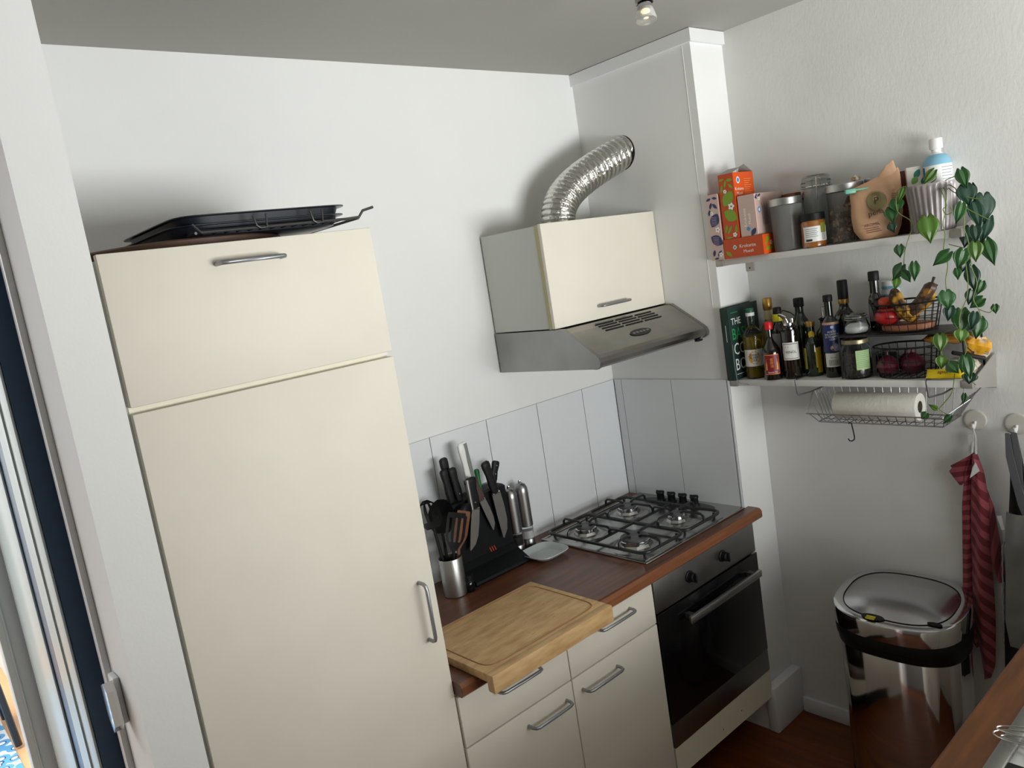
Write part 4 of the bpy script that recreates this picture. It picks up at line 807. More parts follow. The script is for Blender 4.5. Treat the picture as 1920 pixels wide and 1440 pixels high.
bottle('dark_oil_bottle', 'dark bottle with a square-shouldered black cap behind the spouted cruet', .143, -.775, .034, .262, .155, .014, dgreen, blackp, .030, .0175, neck=.215)
b = bottle('small_oil_bottle', 'small dark bottle with a gold screw cap and yellow labels, right of the cruet', .082, -.842, .029, .186, .100, .0125, dgreen, gold, .018, .0155, neck=.145)
l = wrap(MB(), .0293, .030, .098, .30, 1.15); wrap(l, .0293, .012, .030, .45, 1.15, 0); wrap(l, .0293, .026, .098, -1.25, -.75, 1)
l.add([(.0165*sin(t_), -.0165*cos(t_), z_) for t_, z_ in [(.1+.65*cos(2*PI*i/20), .142+.0125*sin(2*PI*i/20)) for i in range(20)]], [tuple(range(20))], 0)
l.build('label', [yel, mat('pale yellow print', srgb(190, 180, 80), .5)], b)
b = bottle('pourer_bottle', 'green glass oil bottle with a steel pouring tube stopper behind the balsamic bottle', .142, -.862, .0295, .180, .128, .012, ogreen, None, .002, neck=.165)
MB().lathe([(.013, .180), (.019, .183), (.014, .188), (.014, .178), (.011, .176)], 24).lathe([(.011, .160), (.0135, .165), (.011, .169), (.0135, .173), (.011, .178)], 24).build('stopper', blackp, b)
MB().tube([(-.002, 0, .186), (-.004, 0, .222), (-.006, 0, .228), (.008, 0, .228), (.018, 0, .222)], .0035, 10).build('spout', steel, b)
b = bottle('balsamic_bottle', 'slim dark bottle of balsamic vinegar with a tall navy and white label', .062, -.922, .0275, .272, .165, .0125, dglass, blackp, .022, .0150, neck=.205, rz=FACE+.1)
l = wrap(MB(), .0278, .085, .176, -1.2, 1.2, 0); wrap(l, .0278, .176, .184, -1.2, 1.2, 3); wrap(l, .0278, .036, .082, -1.05, 1.2, 1)
for i, s_ in enumerate(('ACETO', 'BALSAMICO', 'DI MODENA', 'I.G.P.')): l.text(s_, .0085, 0, 0, .150-i*.0085, 1, R=.0286)
l.add([(.0283*sin(t_), -.0283*cos(t_), z_) for t_, z_ in [(.05+.18*cos(2*PI*i/20), .168+.005*sin(2*PI*i/20)) for i in range(20)]], [tuple(range(20))], 4)
l.add([(.0284*sin(t_), -.0284*cos(t_), z_) for t_, z_ in [(.25+.55*cos(2*PI*i/20), .099+.010*sin(2*PI*i/20)) for i in range(20)]], [tuple(range(20))], 3)
l.text('Balsamico', .0055, 0, 0, .066, 2, R=.0286)
for k_ in range(9): wrap(l, .0280, .040, .060, -.6+k_*.13, -.55+k_*.13, 2)
l.build('label', [mat('navy label', srgb(24, 40, 96), .4), lw, ink, mat('copper print', srgb(180, 140, 110), .5), mat('silver print', srgb(170, 176, 190), .4)], b)
b = bottle('wine_bottle', 'black wine bottle with a dark foil neck and gold band, tallest on the lower shelf', .138, -.938, .037, .310, .175, .0145, dglass, blackp, .075, .0165, neck=.225, hc=.0)
MB().lathe([(.0168, .232), (.0172, .233), (.0172, .246), (.0168, .247)], 28).build('neck_band', gold, b)
# herb jar
j = thing('herb_jar', 'glass jar of dried dark herbs with a pale green label under the rack edge', 'jar', (.052, -1.003, ZB), FACE)
MB().lathe([(0, 0), (.041, 0), (.046, .005), (.0465, .09), (.043, .105), (.038, .112), (.038, .117), (.0355, .117), (.036, .105), (.0435, .09), (.043, .006), (0, .005)], 40).build('body', glass, j)
MB().lathe([(0, .0065), (.0425, .0065), (.043, .082), (0, .086)], 36).build('herb_filling', mat('dried dark herbs', srgb(66, 60, 52), .9, bump=((1, 1, 1), 260, 1, .006), var=(srgb(28, 25, 22), (1, 1, 1), 180, .4, .6)), j)
MB().lathe([(.038, .112), (.0405, .113), (.0405, .124), (.039, .126), (0, .126)], 36).build('lid', mat('pale gold lid', srgb(150, 140, 110), .35, .6), j)
l = wrap(MB(), .0470, .030, .092, -.05, .95)
for k_ in range(9): wrap(l, .0472, .086-k_*.006, .0868-k_*.006, .02, .85-.2*((k_*5) % 3)/2, 1)
l.build('label', [mat('pale green label', srgb(176, 208, 150), .6), mat('grey green print', srgb(110, 136, 100), .6)], j)
# black rack
ZR = 1.5285
rk = thing('shelf_rack', 'black metal rack standing on the lower shelf over the herb jar and onion basket', 'rack', (0, 0, ZB))
MB().box(.004, .165, -1.348, -.962, ZR-ZB-.005, ZR-ZB, 0, bev=.0015).build('top', mat('black perforated metal', (.028, .028, .030), .5, .3), rk)
for y_ in (-.972, -1.336):
    for x_ in (.010, .158): MB().tube([(x_, y_, ZR-ZB-.004), (x_-.002 if x_ < .1 else x_, y_-.004, .0035)], .0032, 8).build('leg', blackp, rk)
ZT2 = ZR+.0006
j = thing('salt_jar', 'small clip-top glass jar of white salt on the left end of the black rack', 'jar', (.058, -1.012, ZT2), FACE)
MB().lathe([(0, 0), (.028, 0), (.037, .010), (.039, .022), (.034, .038), (.031, .044), (.031, .048), (.029, .048), (.029, .043), (.036, .022), (.034, .01), (0, .003)], 36).build('body', glass, j)
MB().lathe([(0, .0045), (.030, .005), (.0345, .012), (.035, .022), (.028, .027), (0, .030)], 32).build('salt_filling', mat('white salt', (.8, .8, .8), .8, bump=((1, 1, 1), 200, .5, .002)), j)
MB().lathe([(.030, .049), (.036, .050), (.036, .056), (.031, .058), (.029, .064), (0, .065)], 36).build('lid', glass, j)
MB().tube([(.0355*cos(2*PI*i/28), .0355*sin(2*PI*i/28), .0465) for i in range(28)], .0011, 6, closed=True).tube([(-.01, -.035, .046), (-.012, -.040, .052), (.012, -.040, .052), (.01, -.035, .046)], .0012, 6).build('wire_clip', steel, j)
b = bottle('sauce_bottle', 'black-capped dark bottle standing tallest on the black rack behind the salt jar', .118, -1.052, .0215, .188, .090, .014, dglass, blackp, .030, .0165, neck=.120, z0=ZT2)
wrap(MB(), .0219, .03, .085, -1.2, 1.2, 0).lathe([(.0221, .07), (.0221, .08)], 8, 1, a0=-PI/2+.2, a1=-PI/2+.9).build('label', [mat('grey bottle label', srgb(120, 118, 116), .5), mat('dull red print', srgb(150, 60, 60), .5)], b)
b = thing('supplement_tub', 'white and blue plastic tub behind the black-capped bottle on the rack', 'tub', (.1655, -1.082, ZT2), FACE)
MB().lathe([(0, 0), (.026, 0), (.028, .003), (.028, .118), (.024, .126), (0, .126)], 32).build('body', mat('clear white plastic', (.62, .64, .66), .2), b)
MB().lathe([(.024, .126), (.027, .127), (.027, .148), (.025, .150), (0, .150)], 32, 0).lathe([(.0272, .126), (.0272, .134)], 24, 1).build('lid', [white, mat('sky blue band', srgb(110, 170, 200), .4)], b)
l = wrap(MB(), .0283, .03, .108, -1.4, 1.4, 0); wrap(l, .0285, .095, .108, -1.4, 1.4, 1)
for k_ in range(11): wrap(l, .0286, .09-k_*.0055, .0908-k_*.0055, -.2, .9, 2)
l.build('label', [lw, mat('teal band print', srgb(90, 150, 170), .4), mat('dark lettering', (.08, .08, .09), .5)], b)
def wirebasket(label, x, y, z, rt, rb, h, ztag=None):
    k = thing('wire_basket', label, 'basket', (x, y, z))
    m_ = MB(); n = 22
    def ring(f, r_): m_.tube([((rb[0]+(rt[0]-rb[0])*f)*cos(2*PI*i/40), (rb[1]+(rt[1]-rb[1])*f)*sin(2*PI*i/40), .003+(h-.003)*f) for i in range(40)], r_, 6, closed=True)
    for f, r_ in ((0, .002), (.27, .0012), (.52, .0012), (.77, .0012)): ring(f, r_)
    for i in range(n): a = 2*PI*i/n; m_.tube([(rb[0]*cos(a), rb[1]*sin(a), .003), (rt[0]*cos(a), rt[1]*sin(a), h)], .0012, 6)
    for i in range(-3, 4): yy = rb[1]*i/4; xx = rb[0]*math.sqrt(1-(i/4)**2); m_.tube([(-xx, yy, .002), (xx, yy, .002)], .0012, 6)
    m_.build('wires', blackp, k)
    m2 = MB(); m2.tube([(rt[0]*cos(2*PI*i/48), rt[1]*sin(2*PI*i/48), h) for i in range(48)], .0030, 8, closed=True); m2.build('rim', blackp, k)
    return k
FB = (.082, -1.160)
wirebasket('black wire basket of bananas and tomatoes on top of the black rack', FB[0], FB[1], ZT2, (.078, .102), (.062, .084), .088)
tag(MB().lathe([(0, 0), (.056, 0), (.058, .003), (.058, .014), (.056, .017), (0, .017)], 40, ax=1, ay=1.3).build('wooden_board', mat('warm wooden disc', srgb(186, 124, 92), .6, var=(srgb(150, 92, 62), (8, 1, 1), 6, .3, .7)), loc=(FB[0], FB[1], ZT2+.0045)), 'oval reddish wooden board lying in the bottom of the fruit basket', 'board')
tom = mat('orange red tomato', srgb(206, 74, 36), .3, sss=.05)
tom2 = mat('deep red tomato', srgb(176, 34, 36), .3, sss=.05)
def tomato(x, y, z, r, m, label):
    t = thing('tomato', label, 'tomato', (x, y, z), group=None)
    mb = MB(); prof = [(r*sin(PI*i/14)*(1+.04*sin(PI*i/14)), r*.86*(1-cos(PI*i/14))+(-.18*r*max(0, 1-(14-i)/3) if i > 11 else 0)) for i in range(15)]; prof[0] = (0, 0); prof[-1] = (0, prof[-1][1])
    mb.lathe(prof, 28); mb.build('flesh', m, t)
    st = MB()
    for i in range(5): a = 2*PI*i/5; st.add([(0, 0, 1.56*r), (.3*r*cos(a-.3), .3*r*sin(a-.3), 1.66*r), (.55*r*cos(a), .55*r*sin(a), 1.62*r), (.3*r*cos(a+.3), .3*r*sin(a+.3), 1.66*r)], [(0, 1, 2, 3)])
    st.build('stem', mat('green calyx', srgb(60, 80, 30), .6), t)
ZBD = ZT2+.0222
tomato(.050, -1.112, ZBD, .033, tom2, 'red tomato at the front left of the fruit basket')
tomato(.108, -1.108, ZBD, .030, tom, 'orange tomato at the back left of the fruit basket')
tomato(.074, -1.106, ZBD+.046, .025, tom, 'small orange tomato on top of the others in the basket')
ban = mat('spotted banana skin', srgb(196, 146, 40), .45, var=(srgb(52, 32, 20), (1, 1, 1), 30, .44, .56))
band = mat('dark overripe banana skin', srgb(64, 42, 26), .45, var=(srgb(170, 116, 34), (1, 1, 1), 24, .58, .68))
def banana(pts, m, label, r=.0165):
    P = [Vector(p) for p in pts]; Q = []
    for i in range(len(P)-1):
        p0, p1, p2, p3 = P[max(i-1, 0)], P[i], P[i+1], P[min(i+2, len(P)-1)]
        for k_ in range(5): t_ = k_/5; Q.append(.5*((2*p1)+(p2-p0)*t_+(2*p0-5*p1+4*p2-p3)*t_*t_+(3*p1-p0-3*p2+p3)*t_**3))
    Q.append(P[-1]); n = len(Q)-1; b0 = Q[0]
    t = thing('banana', label, 'banana', tuple(b0))
    R_ = [max(.0028, r*min(1, (i/n)*5+.18, (1-i/n)*4.2+.16)**.7) for i in range(n+1)]
    MB().tube([tuple(q-b0) for q in Q], R_, 7, smooth=True).build('skin', m, t)
    MB().tube([tuple(Q[-1]-b0), tuple(Q[-1]+(Q[-1]-Q[-2]).normalized()*.016-b0)], [.0035, .0045], 8).build('stalk', mat('black banana stalk', (.03, .022, .018), .6), t)
zb = ZBD
banana([(.048, -1.140, zb+.112), (.040, -1.152, zb+.075), (.046, -1.166, zb+.040), (.080, -1.176, zb+.020), (.125, -1.168, zb+.032)], ban, 'spotted banana with its brown tip rising at the middle of the basket', .020)
banana([(.050, -1.160, zb+.028), (.062, -1.185, zb+.040), (.074, -1.208, zb+.064), (.080, -1.232, zb+.100), (.082, -1.240, zb+.118)], band, 'dark overripe banana curving up over the right rim of the basket', .019)
banana([(.105, -1.145, zb+.036), (.100, -1.180, zb+.038), (.098, -1.212, zb+.060), (.100, -1.236, zb+.095)], ban, 'yellow banana behind the dark one at the right of the basket')
ol = MB()
av = MB().sphere((0, 0, 0), .018, 0, 12, sz=.8); av.tube([(0, 0, .012), (.004, -.004, .024)], .003, 6)
tag(av.build('fig', mat('dark purple fruit', (.02, .012, .016), .5), loc=(.086, -1.076, ZBD+.062)), 'small dark fruit at the left end of the fruit basket', 'fruit')
OB = (.076, -1.152)
wirebasket('black wire basket of red onions standing on the lower shelf under the rack', OB[0], OB[1], ZB, (.072, .096), (.062, .084), .096)
def onion(x, y, z, r, label):
    t = thing('red_onion', label, 'onion', (x, y, z))
    prof = [(0, 0), (r*.3, .002), (r*.8, r*.35), (r, r*.85), (r*.85, r*1.35), (r*.45, r*1.68), (r*.15, r*1.9), (r*.10, r*2.2), (0, r*2.25)]
    MB().lathe(prof, 26).build('bulb', mat('red onion skin', srgb(96, 22, 44), .35, var=(srgb(60, 12, 28), (6, 6, 1), 8, .3, .7)), t)
onion(.052, -1.102, ZB+.006, .034, 'red onion at the left end of the lower wire basket')
onion(.068, -1.172, ZB+.006, .036, 'red onion at the right end of the lower wire basket')
onion(.112, -1.135, ZB+.006, .031, 'red onion at the back of the lower wire basket')
# bags at the right end
def pillow(w_, d_, h_, mb, m=0, j=.004, seed=1):
    rd = random.Random(seed); ph = [rd.uniform(0, 6) for _ in range(6)]
    def f(s):
        def g(u, v):
            a, b_ = 2*u-1, 2*v-1; e = (max(0, 1-abs(a)**3)*max(0, 1-abs(b_)**3))**.5
            return (a*w_/2, b_*d_/2, h_/2+s*h_/2*e+j*e*sin(a*7+ph[0])*sin(b_*6+ph[1])+j*.6*e*sin(a*15+ph[2]+b_*9))
        return g
    mb.grid(f(1), 18, 14, m); mb.grid(f(-1), 18, 14, m); return mb
clearb = mat('creased clear plastic bag', (.62, .60, .55), .15, coat=1, var=(srgb(216, 204, 176), (1, 1, 1), 14, .35, .65), bump=((1, 1, 1), 45, .8, .006))
fb = pillow(.11, .098, .050, MB(), seed=3)
tag(fb.build('flour_bag', clearb, loc=(.060, -1.305, ZB+.0015), rot=(0, 0, .12)), 'creased clear bag of pale flour at the right end of the lower shelf', 'bag')
yp = pillow(.10, .030, .016, MB(), 0, .001, 5); yp.text('apuri', .018, 0, -.005, .0195, 1, 'xy')
for i in range(len(yp.v)): pass
tag(yp.build('yellow_packet', [mat('bright yellow packet', srgb(236, 204, 20), .35), ink], loc=(.006, -1.286, ZB+.0155), rot=(.9, 0, -PI/2+.08)), 'bright yellow packet with black lettering lying along the front shelf edge', 'packet')
ob = pillow(.075, .07, .05, MB(), 0, .007, 9); 
tag(ob.build('snack_bag', mat('yellow and clear snack bag', srgb(232, 168, 40), .2, coat=1, var=(srgb(214, 206, 190), (1, 1, 1), 16, .45, .6), bump=((1, 1, 1), 40, .7, .005)), loc=(.125, -1.330, ZB+.05), rot=(.35, .3, .3)), 'crumpled yellow and clear bag above the right shelf bracket', 'bag')
tag(MB().box(-.010, .010, -.045, .045, 0, .011, 0, bev=.003).build('bag_clip', blackp, loc=(.075, -1.325, ZB+.054), rot=(.30, 0, .5)), 'black bag clip closing the flour bag at the right end', 'clip')
pb = pillow(.10, .13, .030, MB(), 0, .003, 12)
tag(pb.build('pasta_bag', mat('amber pasta bag', srgb(176, 120, 50), .25, coat=.8, var=(srgb(110, 76, 34), (1, 1, 1), 30, .4, .6)), loc=(.085, -1.275, ZB+.100), rot=(.05, 0, .1)), 'amber bag of pasta lying on the basket right under the black rack', 'bag')
tag(MB().box(-.03, .03, -.025, .025, 0, .06, 0, bev=.006).build('storage_tin', blackp, loc=(.145, -1.06, ZB)), 'small black tin in shadow behind the herb jar', 'tin')

# ------------------------------------------------------------ under-shelf basket
ub = thing('undershelf_basket', 'silver wire basket hanging from the lower shelf with a paper roll in it', 'basket', (0, 0, 0))
wr = mat('grey wire', (.34, .34, .34), .3, 1.)
ztop = 1.340
x0, x1, y0, y1 = .0, .180, -1.330, -.845
bx0, bx1, by0, by1 = .022, .165, -1.262, -.872
zb_ = 1.240
m_ = MB()
fr_ = [(x0, y1, 1.268), (x0, y0, 1.285)]
m_.tube([(x1, y1, ztop), (x0+.055, y1, ztop), (x0, y1+.004, 1.272), (x0, y0+.06, 1.272), (x0+.05, y0, ztop-.02), (x1, y0, ztop), (x1, y1, ztop)], .0024, 8)
m_.tube([(bx0, by0, zb_), (bx1, by0, zb_), (bx1, by1, zb_), (bx0, by1, zb_)], .0022, 8, closed=True)
m_.build('rim', wr, ub)
m_ = MB(); nn_ = 15
for i in range(nn_+1):
    y_ = by1+(by0-by1)*i/nn_; ym = y1-.006+(y0+.055-(y1-.006))*i/nn_
    m_.tube([(x1, ym, ztop), (bx1, y_, zb_), (bx0, y_, zb_), (x0, ym, 1.272)], .0014, 6)
for i in range(1, 7):
    x_ = bx0+(bx1-bx0)*i/7
    m_.tube([(x_, by1, zb_), (x_, y1, ztop if x_ > .05 else 1.30)], .0014, 6); m_.tube([(x_, by0, zb_), (x_, y0+.01, ztop-.015)], .0014, 6)
for i in (1, 2): x_ = bx0+(bx1-bx0)*i/3; m_.tube([(x_, by0, zb_-.002), (x_, by1, zb_-.002)], .0014, 6)
m_.build('wires', wr, ub)
for yy in (-.818, -1.235):
    MB().tube([(.185, yy-.0, ZL+.0035), (-.008, yy, ZL+.0035), (-.011, yy-.001, ZL), (-.011, yy-.004, ZL-.045), (-.009, yy-.005, ZL-.049), (.03, yy-.03 if yy > -1 else yy-.03, ZL-.046), (.18, yy-.03, ZL-.046)], .0030, 8).build('hanger_arm', wr, ub)
pr = thing('paper_towel_roll', 'white paper towel roll lying in the wire basket below the lower shelf', 'paper roll', (.080, -1.045, zb_+.0455), 0)
q = MB(Matrix.Rotation(PI/2, 4, 'X'))
q.lathe([(.019, -.132), (.043, -.132), (.044, -.130), (.044, .130), (.043, .132), (.019, .132), (.019, -.132)], 48)
q.build('roll', mat('embossed paper', srgb(226, 222, 212), .9, bump=((1, 1, 1), 70, .6, .003)), pr)
MB(Matrix.Rotation(PI/2, 4, 'X')).lathe([(.0185, -.131), (.0188, .131), (.0175, .1315), (.0175, -.1315), (.0185, -.131)], 36).build('core', mat('grey card tube', srgb(120, 112, 100), .8), pr)
tag(MB().tube([(0, 0, .052), (.0, -.003, .056), (.002, -.008, .052), (.0, -.010, .042), (0, -.014, .01), (0, -.013, .0), (0, -.006, -.006), (0, .002, -.005), (0, .006, .002)], .0021, 8).build('s_hook', blackp, loc=(.016, -.976, 1.186), rot=(0, 0, .2)), 'empty black S-hook hanging under the wire basket', 'hook')
# ------------------------------------------------------------ bin
BX, BY = .030, -1.085
bn = thing('pedal_bin', 'chrome oval sensor bin with a domed lid standing against the right wall', 'bin', (BX, BY, 0))
def ov(a, b, z, e=2.7, tilt=0, n=64): return [(x, y, z+tilt*x) for x, y in superell(a, b, e, n)]
MB().rings([ov(.135, .188, .012), ov(.138, .192, .02), ov(.138, .192, .512), ov(.136, .190, .515)]).build('body', chrome, bn)
MB().rings([ov(.139, .193, .0), ov(.139, .193, .02), ov(.132, .18, .021)]).build('base_ring', blackp, bn)
MB().rings([ov(.139, .193, .500), ov(.142, .196, .506), ov(.144, .199, .535, tilt=.06), ov(.1475, .202, .542, tilt=.08), ov(.149, .204, .580, tilt=.16), ov(.145, .200, .594, tilt=.17)]).build('black_band', blackp, bn)
MB().rings([ov(.146, .201, .588, tilt=.18), ov(.150, .205, .592, tilt=.19), ov(.151, .206, .640, tilt=.2), ov(.148, .203, .648, tilt=.2), ov(.138, .193, .653, tilt=.2), ov(.125, .172, .652, tilt=.2)], cap=False).build('rim', chrome, bn)
lid = []
for f in (1, .96, .9, .8, .66, .5, .34, .18, .04): lid.append(ov(.1245*f, .1715*f, .6525+.030*(1-f**2.4), 2.7, .2))
MB().rings(lid).build('lid', chromes, bn)
sm = MB()
sm.tube([(x, y, .6535+.2*x) for x, y in superell(.1250, .1722, 2.7, 64)], .0013, 6, closed=True)
sm.tube([(.106, -.075, .678), (.112, -.072, .678), (.118, .055, .679), (.110, .058, .678)], .0012, 6)
sm.build('lid_seam', dark, bn)
sn = MB(Matrix.Translation((-.128, .035, .6285)) @ Matrix.Rotation(-.2, 4, 'Y'))
sn.rings([[(x, y, z_) for x, y in superell(.014, .036, 2.2, 32)] for z_ in (0, .0035)])
sn.build('sensor', blackg, bn)
sn = MB(Matrix.Translation((-.135, .038, .6285)) @ Matrix.Rotation(-.2, 4, 'Y')); sn.box(-.010, .006, -.014, .014, .003, .0055)
for k_ in range(2): sn.box(-.006+.005*k_, -.005+.005*k_, -.014, .014, .0055, .006, 1)
sn.build('sticker', [mat('yellow sticker', srgb(212, 200, 30), .4), ink], bn)
MB(Matrix.Translation((-.098, -.142, .6355)) @ Matrix.Rotation(-.2, 4, 'Y')).rings([[(x, y, z_) for x, y in superell(.008, .022, 2, 24)] for z_ in (0, .003)]).build('button', blackp, bn)

# ------------------------------------------------------------ hooks and cloths on the right wall
def hookplate(y, z, label):
    h = thing('adhesive_hook', label, 'hook', (.1945, y, z))
    MB(Matrix.Rotation(-PI/2, 4, 'Y')).lathe([(.030, 0), (.033, .001), (.033, .003), (.031, .0045), (.027, .0048), (0, .0045)], 40).build('plate', mat('pale plastic plate', srgb(204, 201, 192), .35), h)
    MB().tube([(-.004, 0, -.004), (-.012, 0, -.016), (-.020, 0, -.022), (-.026, 0, -.016), (-.027, 0, -.006)], .004, 8).build('hook', white, h)
hookplate(-1.292, 1.220, 'round cream adhesive hook holding the striped red towel')
hookplate(-1.405, 1.213, 'round cream adhesive hook holding the dark apron')
T1 = mat('maroon striped cloth, shallow stripes', srgb(104, 24, 36), .9, stripe=((0, .25, 1.0), 31, srgb(146, 66, 74), .52), sheen=.2)
T2 = mat('maroon striped cloth, steep stripes', srgb(104, 24, 36), .9, stripe=((0, -1.15, .75), 25, srgb(146, 66, 74), .52), sheen=.2)
T3 = mat('maroon striped cloth, upright stripes', srgb(98, 24, 36), .9, stripe=((0, 1.3, .25), 26, srgb(136, 60, 68), .5), sheen=.2)
tw = thing('striped_towel', 'maroon and pink diagonal striped kitchen towel hanging from the first round hook', 'towel', (.17, -1.292, 1.12))
def lerp(tab, z):
    for (z0, a), (z1, b_) in zip(tab[:-1], tab[1:]):
        if z0 >= z >= z1: return a+(b_-a)*(z0-z)/(z0-z1)
    return tab[-1][1]
# outline of the hanging folds: world z -> y of the left edge, fold, right edge
LE = [(1.125, -1.288), (1.06, -1.262), (.95, -1.246), (.80, -1.236), (.65, -1.228), (.55, -1.232), (.42, -1.262), (.36, -1.270)]
FO = [(1.125, -1.292), (1.06, -1.284), (.95, -1.274), (.80, -1.264), (.65, -1.258), (.55, -1.258), (.42, -1.272), (.36, -1.275)]
RE = [(1.125, -1.298), (1.06, -1.316), (.95, -1.326), (.80, -1.318), (.65, -1.320), (.55, -1.318), (.42, -1.312), (.36, -1.292)]
def fold(LA, LB, z0, z1, xo, amp, fr, ph, mb, m):
    def f(u, v):
        z = z0+(z1-z0)*v; a, b_ = lerp(LA, z), lerp(LB, z); y = a+(b_-a)*u
        return (xo-amp*sin(PI*u)**.7-.004*sin(u*fr+ph+v*3)-.003*sin(v*9+u*5)-.17, y+1.292, z-1.12)
    return mb.grid(f, 14, 40, m)
fold(LE, FO, 1.122, .47, .168, .018, 7, 0, MB(), 0).build('left_fold', T1, tw)
fold(FO, RE, 1.125, .372, .162, .024, 9, 1, MB(), 0).build('middle_fold', T2, tw)
R2 = [(1.05, -1.305), (.95, -1.335), (.80, -1.345), (.72, -1.352), (.70, -1.348)]; R1 = [(1.05, -1.296), (.95, -1.300), (.80, -1.306), (.72, -1.322), (.70, -1.33)]
fold(R1, R2, 1.05, .705, .176, .014, 6, 2, MB(), 0).build('right_fold', T3, tw)
fc = MB(); fc.grid(lambda u, v: (.158-.17-.008*sin(3*u), (-1.291+.0)*(1-u)+(-1.222)*u+1.292-.004*sin(v*6), (1.122-.012*v*u-.105*v*(1-abs(u-.55)*.9))*1-u*.045-1.12+(.05*u*v)), 10, 10, 0); fc.build('corner_flap', T1, tw)
MB().tube([(-.014, .004, 0), (.0, .002, .05), (-.002, -.001, .082), (.002, -.004, .05), (-.012, -.006, 0)], .0035, 6).box(-.006, -.003, -.002, .014, .0, .06).build('hanging_loop', mat('white tape', (.62, .62, .60), .8), tw)
MB().add([(-.036, -.012, -.018), (-.036, -.022, -.045), (-.034, .008, -.072), (-.034, -.002, -.035)], [(0, 1, 2, 3)]).build('care_tag', white, tw)
ap = thing('dark_apron', 'black apron with a grey neck strap hanging from the second round hook', 'apron', (.17, -1.405, 1.2))
def apf(u, v):
    z = 1.19-.80*v; a = lerp([(1.19, -1.395), (1.05, -1.385), (.9, -1.372), (.7, -1.350), (.5, -1.340), (.39, -1.335)], z); b_ = lerp([(1.19, -1.412), (1.05, -1.43), (.9, -1.50), (.7, -1.53), (.39, -1.53)], z)
    return (.170-.17-.022*sin(PI*u)**.6-.006*sin(u*14+v*2), a+(b_-a)*u+1.405, z-1.2)
MB().grid(apf, 20, 30).build('cloth', blackc, ap)
strap = mat('grey webbing', (.11, .11, .12), .8)
MB().rings([[(.128-.17+dx, y_+1.405+dy, z_-1.2) for dx, dy in ((0, -w_), (.003, -w_), (.003, w_), (0, w_))] for y_, z_, w_ in ((-1.397, 1.20, .006), (-1.399, 1.13, .010), (-1.410, 1.06, .011), (-1.425, .98, .012), (-1.45, .90, .012))], smooth=False).rings([[(.134-.17+dx, y_+1.405+dy, z_-1.2) for dx, dy in ((0, -w_), (.003, -w_), (.003, w_), (0, w_))] for y_, z_, w_ in ((-1.397, 1.205, .004), (-1.412, 1.20, .008), (-1.418, 1.13, .009), (-1.418, 1.02, .010), (-1.44, .9, .011))], smooth=False).build('neck_strap', strap, ap)
MB().add([(.135-.17, -1.352+1.405, .935-1.2), (.132-.17, -1.366+1.405, .94-1.2), (.132-.17, -1.372+1.405, .895-1.2), (.135-.17, -1.362+1.405, .892-1.2)], [(0, 1, 2, 3)]).build('care_tag', white, ap)
MB().tube([(.125-.17, -1.372+1.405, .86-1.2)]+[(.120-.17+.004*(i % 2), -1.366+1.405+.0008*i, .86-1.2-.018*i) for i in range(1, 20)], .0022, 6).build('drawstring', mat('grey cord', (.25, .25, .26), .7), ap)
tb_ = thing('grey_cloth_bag', 'grey patterned cloth hanging in front of the black apron at the right edge', 'cloth', (.13, -1.44, .95))
def gf(u, v):
    z = .955-.44*v; a = lerp([(.955, -1.384), (.9, -1.378), (.75, -1.372), (.6, -1.362), (.5, -1.372)], z); b_ = -1.53
    return (.118-.13-.010*sin(PI*u)-.005*sin(u*11+v*3), a+(b_-a)*u+1.44, z-.95+.03*(u-.4)**2)
MB().grid(gf, 24, 24).build('cloth', mat('grey printed cloth', srgb(128, 126, 120), .9, var=(srgb(108, 108, 105), (1, 1, 1), 14, .3, .7)), tb_)

# ------------------------------------------------------------ sink side
sw = MB().prism([(-1.612, .868), (-1.607, .872), (-1.607, .895), (-1.613, .9), (-1.688, .9), (-1.688, .862), (-1.612, .862)], -2.3, .193, 'x').box(-2.3, -1.32, -2.26, -1.688, .862, .9).box(-.42, .193, -2.26, -1.688, .862, .9).box(-1.32, -.42, -2.26, -2.19, .862, .9)
tag(sw.build('sink_worktop', oak), 'orange oak worktop edge in the bottom right corner', 'worktop')
sc = thing('sink_cabinet', 'cream base cabinet row under the oak worktop', 'cabinet', (0, 0, 0))
MB().box(-2.28, .19, -2.25, -1.66, .12, .70).box(-2.26, .19, -2.2, -1.72, 0, .12).build('body', creamin, sc)
for i in range(4): MB().box(-2.278+i*.617, -2.278+.612+i*.617, -1.6595, -1.640, .13, .855, 0, bev=.002).build('door', cream, sc)
sk = thing('kitchen_sink', 'stainless steel sink with a rolled rim set into the oak worktop', 'sink', (0, 0, .9))
rr = lambda i, z, r=.03: [(x, y, z) for x, y in superell(.45+i, .25+i, 12, 72, -.87, -1.939)]
MB().rings([rr(.008, .0005), rr(.008, .004), rr(.004, .0065), rr(-.018, .0055), rr(-.021, .002), rr(-.024, .0055), rr(-.034, .0045), rr(-.044, -.004), rr(-.050, -.03), rr(-.055, -.17), rr(-.09, -.178)], cap=False).build('rim', steel, sk)
MB().rings([rr(-.052, -.165), rr(-.06, -.176), rr(-.30, -.178)], cap=True).build('basin_floor', steeld, sk)
wk = thing('whisk', 'steel wire whisk lying over the sink rim in the bottom right corner', 'whisk', (-.94, -1.70, .915))
ws = mat('bright wire', (.6, .6, .58), .25, 1.)
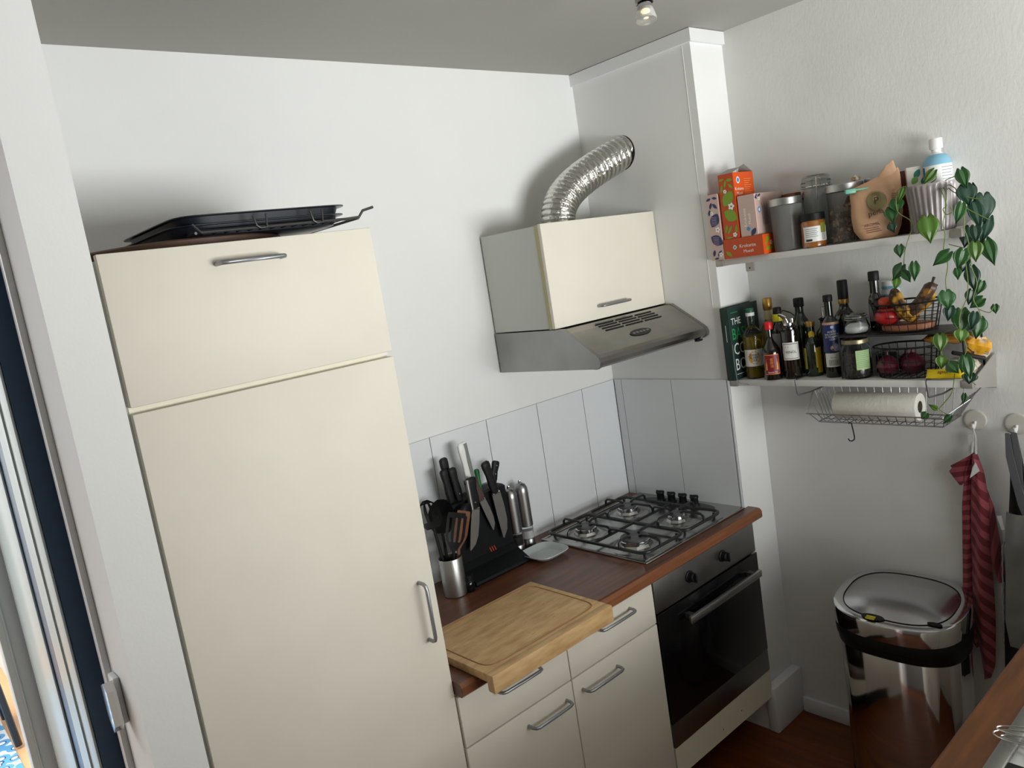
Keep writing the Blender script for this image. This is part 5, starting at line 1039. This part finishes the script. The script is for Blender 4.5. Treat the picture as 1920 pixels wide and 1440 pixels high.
for k_, (w_, zz) in enumerate(((.030, .0), (.022, .012), (.015, -.004))):
    d_ = Vector((.55, -.835, 0)).normalized() if 0 else Vector((.22, -.975, 0)); s_ = Vector((d_.y, -d_.x, 0)); P = []
    for i in range(17): t_ = PI*(i/16); a = .085*(1-sin(t_))**1.0; P.append(tuple(Vector((0, .035, 0))+d_*(.004+.006*k_+a*1.0+.03*(1-sin(t_)))+s_*(w_*cos(t_)*(1-.3*(1-sin(t_))))+Vector((0, 0, zz))))
    MB().tube(P, .0014, 6).build('wire', ws, wk)
MB().tube([tuple(Vector((0, .035, 0))+Vector((.22, -.975, 0))*.12), tuple(Vector((0, .035, 0))+Vector((.22, -.975, 0))*.28)], .008, 12).build('handle', steel, wk)
tag(MB().box(-.16, .02, -.14, 0, 0, .012, 0, bev=.004).build('drying_mat', blackc, loc=(-1.035, -1.715, .9066)), 'black cloth lying over the sink rim at the bottom edge', 'cloth')

# ------------------------------------------------------------ light
def area(name, loc, rot, sx, sy, e, col):
    l = bpy.data.lights.new(name, 'AREA'); l.shape = 'RECTANGLE'; l.size = sx; l.size_y = sy; l.energy = e; l.color = col
    o = bpy.data.objects.new(name, l); COL.objects.link(o); o.location = loc; o.rotation_euler = rot; return o
area('window_daylight', ((WX0+WX1)/2, -3.435, (WZ0+WZ1)/2), (PI/2+.72, 0, 0), WX1-WX0-.02, WZ1-WZ0-.02, 67, (.98, 1.0, .98)).data.spread = math.radians(130)
area('doorway_room_daylight', (-3.0, 2.0, 2.5), (0, 0, 0), 1.5, 1.8, 90, (.95, .98, 1.0))
W = bpy.data.worlds.new('World'); S.world = W; W.use_nodes = True
W.node_tree.nodes['Background'].inputs['Color'].default_value = (.75, .85, 1, 1); W.node_tree.nodes['Background'].inputs['Strength'].default_value = .35
# ------------------------------------------------------------ camera
cam = bpy.data.cameras.new('Camera'); co = bpy.data.objects.new('Camera', cam); COL.objects.link(co)
M = Matrix(CAMROT).to_4x4(); M.translation = Vector(CAMLOC); co.matrix_world = M
cam.sensor_width = 36; cam.sensor_fit = 'HORIZONTAL'; cam.lens = 1468.45/1920*36; cam.clip_start = .01
S.camera = co
S.view_settings.view_transform = 'Standard'; S.view_settings.look = 'None'; S.view_settings.gamma = 1; S.view_settings.exposure = 0.0
try: S.view_settings.use_curve_mapping = False
except Exception: pass
